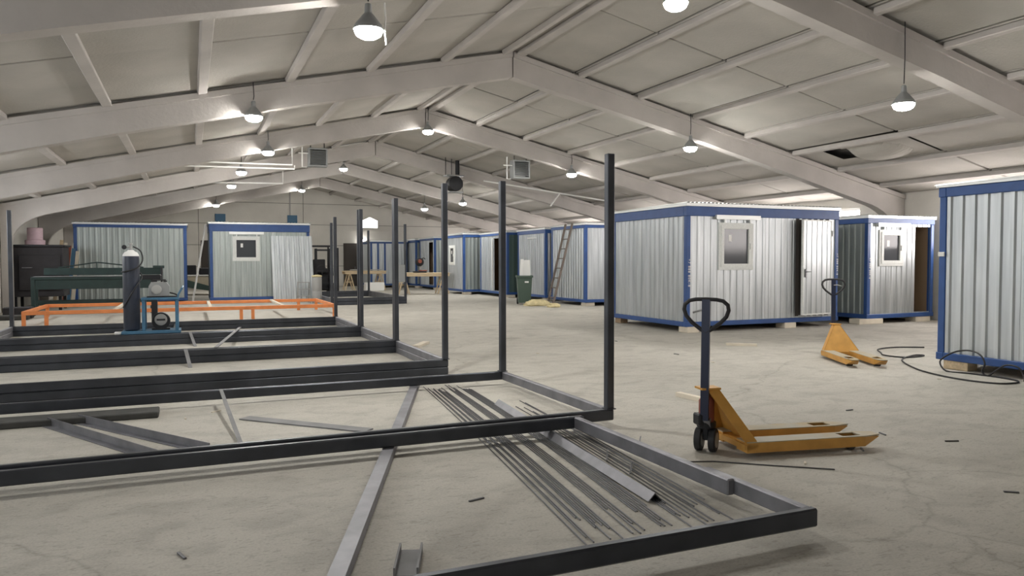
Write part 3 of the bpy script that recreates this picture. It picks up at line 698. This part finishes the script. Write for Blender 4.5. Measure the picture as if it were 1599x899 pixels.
# black cable by the cabin
def zc(pts, z=.012): return [(p[0], p[1], z) for p in pts]
cb = [(11.4, 8.85), (10.99, 9.05), (10.48, 8.98), (10.1, 8.6), (9.92, 8.41), (9.90, 8.18), (10.0, 8.05), (10.3, 8.05), (10.45, 8.12), (10.3, 8.18), (9.78, 7.95), (9.42, 7.62), (9.1, 7.2), (8.95, 6.95), (8.82, 6.6), (8.77, 6.31), (8.80, 6.05), (8.9, 5.88), (9.1, 5.84), (9.25, 5.9), (9.34, 6.05), (9.36, 6.3), (9.32, 6.6), (9.25, 6.85)]
cp = [Vector((*p, .012)) for p in cb]
cp += [Vector((9.3, 6.98, .12)), Vector((9.36, 6.9, .22)), Vector((9.40, 6.78, .28)), Vector((9.40, 6.62, .30)), Vector((9.39, 6.48, .26)), Vector((9.36, 6.40, .16)), Vector((9.34, 6.42, .06)), Vector((9.35, 6.35, .012)), Vector((9.38, 6.25, .1)), Vector((9.40, 6.15, .17)), Vector((9.4, 6.0, .16)), Vector((9.38, 5.92, .06)), Vector((9.33, 5.88, .012))]
def smooth_path(p, k=4):
    out = []
    for i in range(len(p) - 1):
        a, b, c, d_ = p[max(i - 1, 0)], p[i], p[i + 1], p[min(i + 2, len(p) - 1)]
        for j in range(k):
            s = j / k; out.append(.5 * ((2 * b) + (c - a) * s + (2 * a - 5 * b + 4 * c - d_) * s * s + (3 * b - a - 3 * c + d_) * s ** 3))
    return out + [p[-1]]
tag(MB().tube(smooth_path(cp), .011, 6).build('power_cable', 'black_rubber', smooth=60), 'black power cable looping over the floor to the cabin foot', 'cable')

# ------------------------------------------------------------------ orange trestle frame
t = thing('orange_frame', 'orange steel trestle frame with pale cross bars and short legs', 'steel frame', (-3.58, 20.2, 0))
OW, OD, OZ = 7.14, 3.2, .34
MB().cbox(0, OW, 0, .06, OZ - .09, OZ, .008).build('front_rail', 'orange_paint', t); MB().cbox(0, OW, OD - .06, OD, OZ - .09, OZ, .008).build('rear_rail', 'orange_paint', t)
for a in (0, OW - .06): MB().cbox(a, a + .06, .06, OD - .06, OZ - .09, OZ, .008).build('end_rail', 'orange_paint', t)
for a in (1.85, 4.0, 5.75): MB().cbox(a, a + .08, .06, OD - .06, OZ - .05, OZ + .005, .008).build('cross_bar', 'pale_wood', t)
for a in (0, .45, 4.72, 5.0, OW - .08):
    MB().cbox(a, a + .08, .0, .07, 0, OZ - .09, .006).build('leg', 'orange_paint', t)
for a in (.0, 3.2, OW - .6, OW - .08): MB().cbox(a, a + .08, OD - .07, OD, 0, OZ - .09, .006).build('leg', 'orange_paint', t)
cab_ = MB().tube(smooth_path([Vector((2.65, 18.7, .02)), Vector((2.8, 18.9, .05)), Vector((2.95, 18.75, .09)), Vector((3.05, 18.95, .05)), Vector((2.9, 19.05, .02)), Vector((2.75, 18.85, .04)), Vector((3.1, 18.8, .02))]), .018, 6)
tag(cab_.build('coiled_hose', 'black_rubber', smooth=60), 'small heap of black hose on the floor by the orange frame', 'hose')

# ------------------------------------------------------------------ gas cylinder, blue cart, welding gear
ZT = .203
t = thing('welding_cart', 'blue welded cart frame standing on the stacked steel frames', 'cart', (-1.13, 14.72, ZT))
MB().cbox(0, .96, 0, .55, 0, .05, .006).build('tray', 'cart_blue', t)
for a in (.33, .87):
    MB().cbox(a, a + .055, .02, .075, .05, .60, .006).build('upright', 'cart_blue', t); MB().cbox(a, a + .055, .47, .525, .05, .60, .006).build('upright', 'cart_blue', t)
MB().cbox(.32, .935, .01, .535, .60, .64, .006).build('top_plate', 'cart_blue', t)
MB().tube([(.91, .05, .62), (.93, .05, .70), (.99, .05, .80), (1.0, .27, .83), (.99, .5, .80), (.93, .5, .70), (.91, .5, .62)], .016, 8).build('push_handle', 'cart_blue', t)
MB().box(-.12, .0, .1, .35, 0, .03).build('toe_plate', 'white_paint', t)
CX, CY, CZ = -.97, 14.98, ZT + .05
t = thing('gas_cylinder', 'tall dark gas cylinder with white shoulder standing on the blue cart', 'gas cylinder', (CX, CY, CZ))
MB().lathe([(.10, 0), (.132, .02), (.138, .06), (.138, 1.27), (.134, 1.33)], n=28).build('body', 'cylinder_dark', t, 40)
MB().lathe([(.134, 1.33), (.125, 1.365), (.10, 1.40), (.06, 1.42), (.045, 1.44)], n=28).build('shoulder', 'white_paint', t, 60)
v = MB().lathe([(.03, 1.44), (.03, 1.47), (.02, 1.475), (.02, 1.53), (.035, 1.535), (.035, 1.56), (.01, 1.565)], n=12); v.tube([(0, 0, 1.49), (-.09, 0, 1.49)], .012, 8)
vo = v.build('valve', 'aluminium', t, 40)
MB().lathe([(.035, -.015), (.04, -.012), (.04, .012), (.035, .015)], (-.1, -.03, 1.49), 14, 'y').build('gauge', 'black_metal', vo, 40)
hose = smooth_path([Vector((.04, 0, 1.5)), Vector((.16, -.03, 1.42)), Vector((.19, -.06, 1.25)), Vector((.10, -.15, 1.12)), Vector((-.08, -.155, 1.06)), Vector((-.15, -.05, 1.05)), Vector((-.1, .13, 1.06)), Vector((.1, .15, 1.05)), Vector((.17, 0, .95)), Vector((.06, -.165, .75)), Vector((-.13, -.1, .42))])
MB().tube(hose, .012, 7).build('gas_hose', 'black_rubber', t, 60)
t = thing('wire_feeder', 'grey wire feeder unit with carry handle on top of the blue cart', 'welding machine', (-.52, 14.98, ZT + .64))
MB().prism([(-.17, 0), (.17, 0), (.17, .2), (.12, .27), (-.13, .27), (-.17, .2)], 'y', -.13, .13).build('housing', 'heater_grey', t)
MB().lathe([(.07, -.02), (.085, -.015), (.085, .015), (.07, .02)], (-.04, -.145, .14), 18, 'y').build('spool_cover', 'grey_plastic', t, 40)
MB().tube([(-.1, 0, .265), (-.1, 0, .31), (.09, 0, .31), (.09, 0, .265)], .012, 7).build('carry_handle', 'black_rubber', t)
MB().lathe([(.03, 0), (.03, .03), (.012, .035), (.012, .05)], (.1, 0, .27), 12).build('knob', 'black_rubber', t)
MB().tube(smooth_path([Vector((.17, -.05, .08)), Vector((.27, -.08, .05)), Vector((.3, -.1, .01)), Vector((.2, -.16, .015)), Vector((.0, -.17, .015)), Vector((-.2, -.15, .012))]), .014, 7).build('torch_cable', 'black_rubber', t, 60)
t = thing('cable_reel', 'black cable reel with pale face standing inside the blue cart', 'cable reel', (-.50, 14.98, ZT + .05))
MB().lathe([(.15, -.07), (.155, -.06), (.155, .06), (.15, .07)], (0, 0, .158), 24, 'y').build('drum', 'black_metal', t, 40)
MB().lathe([(.10, -.004), (.105, 0), (.10, .004)], (0, -.074, .185), 20, 'y').build('face', 'grey_plastic', t, 40); MB().cbox(-.07, .07, -.09, -.077, .17, .2, .004).build('grip', 'black_rubber', t)
MB().cbox(-.15, .15, -.09, .09, 0, .03, .006).build('stand', 'black_metal', t)
t = thing('torch_stand', 'thin dark upright tool post standing behind the cart', 'tool post', (-.72, 17.9, 0))
MB().cbox(-.16, .16, -.16, .16, 0, .03, .006).build('base', 'black_metal', t); MB().cbox(-.06, .06, -.06, .06, .03, 1.1, .006).build('column', 'black_metal', t); MB().cbox(-.24, .14, -.08, .08, 1.1, 1.2, .01).build('head', 'black_metal', t)

# ------------------------------------------------------------------ left corner: furnace, bending bench, planks
t = thing('furnace', 'big black furnace box on legs with a pink flue on its lid', 'furnace', (-4.25, 25.85 + 1.15, 0))
MB().cbox(-.70, .70, -.6, .6, .42, 1.93, .02).build('body', 'furnace_black', t); MB().cbox(-.74, .74, -.64, .64, 1.93, 1.99, .01).build('lid', 'black_metal', t)
d_ = MB().cbox(-.45, .62, -.66, -.602, .62, 1.68, .01).build('door', 'furnace_black', t); MB().tube([(-.36, -.66, 1.3), (-.36, -.71, 1.3), (-.1, -.71, 1.3), (-.1, -.66, 1.3)], .014, 7).build('door_handle', 'steel_bare_and_lit_rail', d_)
for a in (-.62, .54):
    for b in (-.52, .44): MB().cbox(a, a + .08, b, b + .08, 0, .42, .006).build('leg', 'black_metal', t)
MB().lathe([(.26, 1.99), (.27, 2.0), (.27, 2.13), (.25, 2.145), (.21, 2.15), (.21, 2.50), (.19, 2.52)], (-.12, 0, 0), 26).build('flue', 'pink_vent', t, 40)
t = thing('bending_bench', 'long dark green sheet bending bench with a rod truss on its beam', 'bending machine', (-4.0, 23.9, 0))
BW = 3.05
MB().cbox(0, BW, 0, .55, .98, 1.06, .01).build('table', 'machine_green', t)
MB().cbox(.06, BW - .03, -.01, .42, 1.06, 1.075, .004).build('table_sheet', 'dull_steel', t)
MB().cbox(.1, BW - .05, .02, .06, .72, .98, .008).build('apron', 'machine_green', t)
MB().cbox(.25, BW + .2, .42, .55, 1.10, 1.30, .01).build('clamp_beam', 'machine_green', t)
MB().tube([(.6, .5, 1.31), (1.55, .5, 1.46), (2.75, .5, 1.31)], .018, 7).build('truss_rod', 'machine_green', t); MB().tube([(1.55, .5, 1.28), (1.55, .5, 1.46)], .016, 7).build('truss_post', 'machine_green', t)
for a in (.0, BW - .12):
    for b in (.0, .47): MB().cbox(a, a + .09, b, b + .08, 0, .98, .006).build('leg', 'machine_green', t)
MB().cbox(.09, BW - .12, .44, .52, .28, .40, .008).build('lower_beam', 'machine_green', t)
MB().cbox(BW - .05, BW + .25, .38, .58, 1.28, 1.36, .008).build('end_bracket', 'machine_green', t); MB().tube([(BW + .18, .3, .75), (BW + .18, .3, 1.32)], .03, 8).build('bending_lever', 'black_metal', t)
for i, (x, wd, c_) in enumerate(((-4.62, .3, 'dark_wood'), (-4.15, .24, 'furnace_black'))):
    tag(MB().cbox(x - .3 * i, x + wd + .5 - .4 * i, 22.3 + i * .5, 22.7 + i * .5, 0, .12 + .18 * i, .02).build('scrap_crate', c_), ('low dark crate on the floor by the left wall', 'black metal crate on the floor before the furnace')[i], 'crate')
for i in range(5):
    x = -4.05 + .11 * i
    tag(MB().beam((x + .02 * i, 27.95, 0.02), (x + .22, 28.28, 2.18 - .09 * i), .1, .025, (0, 1, 0)).build('leaning_plank', ('wood', 'pale_wood', 'rust_red', 'steel_blue_panel', 'pale_wood')[i]),
        ('brown plank leaning by the furnace', 'pale plank leaning by the furnace', 'red brown plank leaning by the furnace', 'blue strip leaning by the dull cabin', 'light strip leaning on the corner of the dull cabin')[i], 'plank')

# ------------------------------------------------------------------ ladders
def ladder(label, a0, a1, b0, b1, n, material, wd=.05):
    """a0/a1 feet and heads of stile A, b0/b1 of stile B"""
    t = thing('ladder', label, 'ladder', a0); o = Vector(a0)
    a0, a1, b0, b1 = [Vector(p) - o for p in (a0, a1, b0, b1)]
    MB().beam(a0, a1, wd, .03, b0 - a0).build('stile', material, t); MB().beam(b0, b1, wd, .03, b0 - a0).build('stile', material, t)
    for i in range(n):
        s = (i + .8) / (n + .4); MB().beam(a0.lerp(a1, s), b0.lerp(b1, s), .035, .03).build('rung', material, t)
    return t
mat('ladder_wood', (.16, .13, .11), .8, var=.3, vscale=5)
ladder('dark wooden ladder leaning on a galvanised cabin by the green bin', (10.72, 21.62, .02), (11.60, 21.95, 2.70), (10.82, 22.22, .02), (11.60, 22.42, 2.70), 8, 'ladder_wood', .07)
ladder('aluminium ladder leaning on the windowed cabin between the two left cabins', (.05, 27.55, .02), (.52, 28.15, 2.75), (.05, 28.0, .02), (.52, 28.5, 2.75), 8, 'aluminium', .06)
t = thing('step_stool', 'small aluminium step stool standing before the leaning sheet', 'step stool', (3.45, 26.9, 0))
for a in (0, .40):
    MB().beam((a, 0, 0), (a, .12, .72), .03, .03, (1, 0, 0)).build('leg', 'aluminium', t); MB().beam((a, .42, 0), (a, .2, .72), .03, .03, (1, 0, 0)).build('leg', 'aluminium', t)
for z in (.24, .48, .72): MB().cbox(-.01, .41, .12 * z / .72 - .05, .12 * z / .72 + .1, z, z + .03, .005).build('tread', 'aluminium', t)

# ------------------------------------------------------------------ forklift
t = thing('forklift', 'dark forklift with open overhead guard parked by the far frames', 'forklift', (5.15, 32.3, 0))
MB().cbox(-.45, .45, .0, 1.5, .22, .85, .06).build('body', 'black_metal', t); MB().cbox(-.5, .5, .75, 1.55, .25, 1.12, .1).build('counterweight', 'furnace_black', t)
for a in (-.45, .40):
    MB().beam((a + .025, .0, .85), (a + .025, .25, 2.1), .06, .06).build('guard_post', 'black_metal', t); MB().beam((a + .025, 1.2, 1.05), (a + .025, 1.1, 2.1), .06, .06).build('guard_post', 'black_metal', t)
gd = MB(); gd.box(-.47, .47, .2, .26, 2.08, 2.14); gd.box(-.47, .47, 1.06, 1.14, 2.08, 2.14); gd.box(-.47, -.41, .26, 1.06, 2.08, 2.14); gd.box(.41, .47, .26, 1.06, 2.08, 2.14)
for k in range(4): gd.box(-.41, .41, .36 + .17 * k, .40 + .17 * k, 2.09, 2.13)
gd.build('roof_guard', 'black_metal', t)
MB().cbox(-.26, .26, .45, .9, .95, 1.05, .03).build('seat', 'black_rubber', t); MB().cbox(-.26, .26, .86, .98, 1.05, 1.55, .03).build('seat_back', 'black_rubber', t)
MB().tube([(0, .05, .9), (0, .25, 1.15)], .025, 8).build('steering_column', 'black_metal', t)
MB().tube([(.17 * math.cos(k * math.pi / 8), .26 + .05 * math.sin(k * math.pi / 8), 1.16 + .14 * math.sin(k * math.pi / 8)) for k in range(16)], .013, 6, True).build('steering_wheel', 'black_rubber', t)
for a in (-.34, .24): MB().cbox(a, a + .10, -.18, -.06, .08, 2.0, .01).build('mast_rail', 'black_metal', t)
for z in (.5, 1.1, 1.9): MB().box(-.26, .26, -.14, -.09, z, z + .07).build('mast_crossbar', 'black_metal', t)
MB().cbox(.62, .78, .5, .72, .0, 2.05, .02).build('gas_mast', 'black_metal', t)
for a in (-.32, .22): MB().cbox(a, a + .1, -1.2, -.18, .06, .1, .01).build('fork', 'steel_frame', t)
for a in (-.5, .38):
    for b, r_ in ((.12, .27), (1.25, .22)):
        wh = MB().lathe([(r_ * .9, 0), (r_, .02), (r_, .12), (r_ * .9, .14)], (a, b, r_), 20, 'x').build('wheel', 'black_rubber', t, 40)
t = thing('drum', 'grey drum with a yellow lid beside the step stool', 'drum', (4.08, 26.85, 0))
MB().lathe([(.16, 0), (.17, .02), (.17, .4), (.165, .41), (.165, .44), (.17, .45), (.17, .9), (.16, .92)], n=20).build('body', 'grey_plastic', t, 40); MB().lathe([(.15, .92), (.18, .93), (.18, .97), (.05, 1.0)], n=20).build('lid', 'insulation', t, 40)

# ------------------------------------------------------------------ trestle tables
def trestle(label, x, y, W, D, z, rz=0.):
    t = thing('trestle_table', label, 'table', (x, y, 0), rz)
    for k in range(3): MB().cbox(0, W, D * k / 3 + .005, D * (k + 1) / 3 - .005, z - .05, z, .006).build('top_board', 'wood', t)
    MB().cbox(.02, W - .02, .02, .06, z - .16, z - .05, .006).build('apron', 'wood', t); MB().cbox(.02, W - .02, D - .06, D - .02, z - .16, z - .05, .006).build('apron', 'wood', t)
    for a in (.28, W - .28):
        for s in (-1, 1):
            for b in (.1, D - .1): MB().beam((a, b, z - .08), (a + s * .24, b, .01), .05, .08, (0, 1, 0)).build('leg', 'wood', t)
        MB().beam((a - .14, D / 2, .42), (a + .14, D / 2, .42), .04, .06).build('crossbar', 'wood', t)
    return t
trestle('pale wooden trestle table carrying a chop saw before the cabins', 8.3, 31.9, 2.3, .9, .95, R(-8))
t = thing('chop_saw', 'black and red chop saw on the wooden trestle table', 'saw', (9.35, 32.1, .95), R(-8))
MB().cbox(-.28, .28, -.2, .25, 0, .07, .01).build('base', 'black_metal', t); MB().cbox(-.05, .3, -.16, .0, .07, .12, .01).build('fence', 'rust_red', t)
MB().beam((.05, .15, .05), (.05, .1, .42), .1, .1).build('arm', 'aluminium', t)
MB().lathe([(.16, -.02), (.19, -.01), (.19, .01), (.16, .02)], (0, .05, .47), 22, 'y').build('blade_guard', 'black_metal', t, 40); MB().lathe([(.07, -.12), (.09, -.1), (.09, 0.), (.07, .02)], (.0, .02, .5), 16, 'y').build('motor', 'rust_red', t, 40)
MB().tube([(.06, .05, .55), (.16, .0, .66), (.24, .0, .6)], .02, 8).build('handle', 'black_rubber', t)
trestle('pale wooden trestle table far behind the forklift', 7.0, 37.2, 2.1, .8, .98)
tag(MB().cbox(7.85, 8.75, 36.2, 36.7, 0, .42, .02).build('crate', 'white_paint'), 'low white crate on the floor before the far trestle table', 'crate')
for i in range(3):
    tag(MB().tube([(7.3 + .1 * i, 37.4 + .15 * i, 1.01 + .02), (8.9, 37.45 + .12 * i, 1.01 + .02)], .02, 7).build('pipe_length', 'aluminium'), 'thin pipe lying on the far trestle table', 'pipe', 'pipes on the far table')
# bench seen between the two left cabins
t = thing('storage_bench', 'beige bench with white sheets seen between the left cabins', 'bench', (-.6, 35.5, 0))
MB().cbox(0, 2.6, 0, 1.2, .35, .82, .03).build('body', 'beige', t); MB().cbox(-.05, 2.65, -.05, 1.25, .82, .88, .01).build('top', 'white_paint', t)
for a in (.1, 2.4): MB().cbox(a, a + .12, .1, .22, 0, .35, .01).build('leg', 'dark_wood', t); MB().cbox(a, a + .12, .98, 1.1, 0, .35, .01).build('leg', 'dark_wood', t)
MB().add([(.3, -.012, .36), (2.3, -.012, .02), (2.3, -.012, .10), (.3, -.012, .72), (.3, .02, .36), (2.3, .02, .02), (2.3, .02, .10), (.3, .02, .72)], [(0, 1, 2, 3), (7, 6, 5, 4), (0, 4, 5, 1), (2, 6, 7, 3), (1, 5, 6, 2), (3, 7, 4, 0)]).build('brace_panel', 'dark_panel', t)
for i, (x, sx, h) in enumerate(((-.25, .5, .42), (.35, .6, .3), (1.1, .5, .5))):
    tag(MB().cbox(x, x + sx, 35.9, 36.4, .88, .88 + h, .03).build('dark_box', 'black_metal'), 'black box on the beige bench between the left cabins', 'box', 'black boxes on the beige bench')

# ------------------------------------------------------------------ bin, boards, insulation
t = thing('wheelie_bin', 'dark green wheelie bin filled with white offcuts', 'bin', (10.42, 23.2, 0), R(-20))
MB().add([(-.2, -.24, .06), (.2, -.24, .06), (.2, .22, .06), (-.2, .22, .06), (-.25, -.3, .95), (.25, -.3, .95), (.25, .3, .95), (-.25, .3, .95)],
         [(0, 3, 2, 1), (0, 1, 5, 4), (1, 2, 6, 5), (2, 3, 7, 6), (3, 0, 4, 7), (4, 5, 6, 7)]).build('body', 'bin_green', t)
rm = MB(); rm.cbox(-.28, .28, -.33, -.28, .91, .98, .008); rm.cbox(-.28, .28, .28, .33, .91, .98, .008); rm.cbox(-.28, -.24, -.28, .28, .91, .98, .008); rm.cbox(.24, .28, -.28, .28, .91, .98, .008); rm.build('rim', 'bin_green', t)
for a in (-.24, .19): MB().lathe([(.09, 0), (.1, .01), (.1, .05), (.09, .06)], (a, .24, .1), 16, 'x').build('wheel', 'black_rubber', t, 40)
MB().box(.0, .13, -.305, -.285, .74, .79).build('label_plate', 'white_paint', t)
for i, (x, wd, h, a, lb) in enumerate(((-.12, .1, .58, .06, 'narrow white strip sticking out of the bin'), (.1, .27, .55, -.03, 'wide white board sticking out of the bin'))):
    tag(MB().cbox(-wd / 2, wd / 2, -.015, .015, 0, h, .004).build('white_board', 'white_paint', loc=(10.42 + x, 23.18 + .05 * i, .952), rot=(a, a, R(-20))), lb, 'board')
def lump(label, x, y, sx, sy, sz, sd):
    rnd = random.Random(sd); vs = []; n, m_ = 14, 7
    for j in range(m_ + 1):
        ph = math.pi / 2 * j / m_
        for i in range(n):
            a = 2 * math.pi * i / n; k = 1 + rnd.uniform(-.16, .16)
            ex = .55; f_ = lambda c: math.copysign(abs(c) ** ex, c)
            vs.append((sx * k * f_(math.cos(a)) * math.cos(ph) ** .45, sy * k * f_(math.sin(a)) * math.cos(ph) ** .45, sz * math.sin(ph) * (1 + rnd.uniform(-.12, .12))))
    fs = [(j * n + i, j * n + (i + 1) % n, (j + 1) * n + (i + 1) % n, (j + 1) * n + i) for j in range(m_) for i in range(n)] + [tuple(range(n))[::-1], tuple(range(m_ * n, (m_ + 1) * n))]
    tag(MB().add(vs, fs).build('insulation_slab', 'insulation', loc=(x, y, 0), smooth=70), label, 'insulation')
lump('long slab of yellow insulation wool by the green bin', 10.5, 22.3, .42, .22, .2, 1); lump('small lump of yellow insulation wool at the ladder foot', 10.62, 21.35, .2, .15, .13, 2); lump('broken piece of yellow insulation between bin and ladder', 10.75, 22.75, .2, .18, .15, 3)

# ------------------------------------------------------------------ heaters, fan and pipes under the roof
def heater(label, x, y, z, s=.58):
    t = thing('unit_heater', label, 'heater', (x, y, z)); h = s / 2
    fr_ = MB(); fr_.cbox(-h, h, -.02, .3, h - .05, h, .01); fr_.cbox(-h, h, -.02, .3, -h, -h + .05, .01); fr_.cbox(-h, -h + .05, -.02, .3, -h + .05, h - .05, .01); fr_.cbox(h - .05, h, -.02, .3, -h + .05, h - .05, .01)
    fr_.box(-h + .05, h - .05, .24, .28, -h + .05, h - .05); fr_.build('casing', 'heater_grey', t)
    for k in range(8):
        zz = -h + .09 + (s - .16) * k / 8; MB().add([(-h + .05, -.02, zz), (h - .05, -.02, zz), (h - .05, .06, zz + .04), (-h + .05, .06, zz + .04), (-h + .05, -.02, zz + .008), (h - .05, -.02, zz + .008), (h - .05, .06, zz + .048), (-h + .05, .06, zz + .048)],
             [(0, 3, 2, 1), (4, 5, 6, 7), (0, 1, 5, 4), (1, 2, 6, 5), (2, 3, 7, 6), (3, 0, 4, 7)]).build('louvre', 'heater_grey', t)
    for a in (-h + .08, h - .08): MB().tube([(a, .12, h), (a, .12, roofz(x + a) - z + .04)], .014, 7).build('hanger', 'black_metal', t)
    MB().tube([(-h - .18, .1, h + .1), (-h - .18, .1, -h - .02), (-h - .05, .1, -h - .02)], .022, 8).build('supply_pipe', 'pipe_white', t, 60); MB().tube([(-h, .1, .12), (-h - .3, .1, .12)], .018, 8).build('return_pipe', 'pipe_white', t)
heater('grey louvred unit heater hanging right of the dark fan', 9.8, 22.0, 4.40); heater('grey louvred unit heater hanging near the white pipes', 3.73, 24.0, 4.72)
t = thing('duct_fan', 'dark cylindrical fan hanging from a thick roof pole', 'fan', (8.67, 25.35, 4.2))
MB().lathe([(.24, -.22), (.26, -.2), (.26, .2), (.24, .22)], n=24, axis='y').build('housing', 'black_metal', t, 40); MB().tube([(.12, 0, .24), (.12, 0, roofz(8.79) - 4.2 + .05)], .075, 12).build('pole', 'black_metal', t, 40)
MB().cbox(-.34, .30, -.22, .22, .26, .31, .008).build('mount_plate', 'heater_grey', t); MB().cbox(-.2, .28, -.2, .2, -.31, -.265, .008).build('lower_plate', 'heater_grey', t)
for a in (-.32, -.1): MB().tube([(a, 0, .3), (a, 0, roofz(8.67 + a) - 4.2 + .05)], .012, 6).build('hanger', 'black_metal', t)
def pipe(label, pts, r_=.022): tag(MB().tube(pts, r_, 8).build('heating_pipe', 'pipe_white', smooth=60), label, 'pipe')
pipe('upper white heating pipe under the roof, turning up at its end', [(-4.7, 21.2, 3.03), (-.2, 21.2, 4.07), (2.60, 21.2, 4.10), (2.60, 21.2, 4.86)]); pipe('lower white heating pipe running just below the upper one', [(-4.7, 21.2, 2.90), (-.2, 21.2, 3.95), (2.66, 21.2, 3.99), (2.66, 21.2, 4.09)])
pipe('white heating pipe further back under a bulb lamp', [(-4.7, 26.6, 2.98), (-.2, 26.6, 4.05), (2.95, 26.6, 4.12), (2.95, 26.6, 4.98)], .03)
pipe('thin pale pipe across the right roof slope below the unit heater', [(9.5, 24.6, 4.28), (14.5, 24.6, 3.72)], .03); pipe('short diagonal pipe strut under the right roof slope', [(12.4, 24.5, 3.90), (12.0, 24.4, 3.45)], .03)
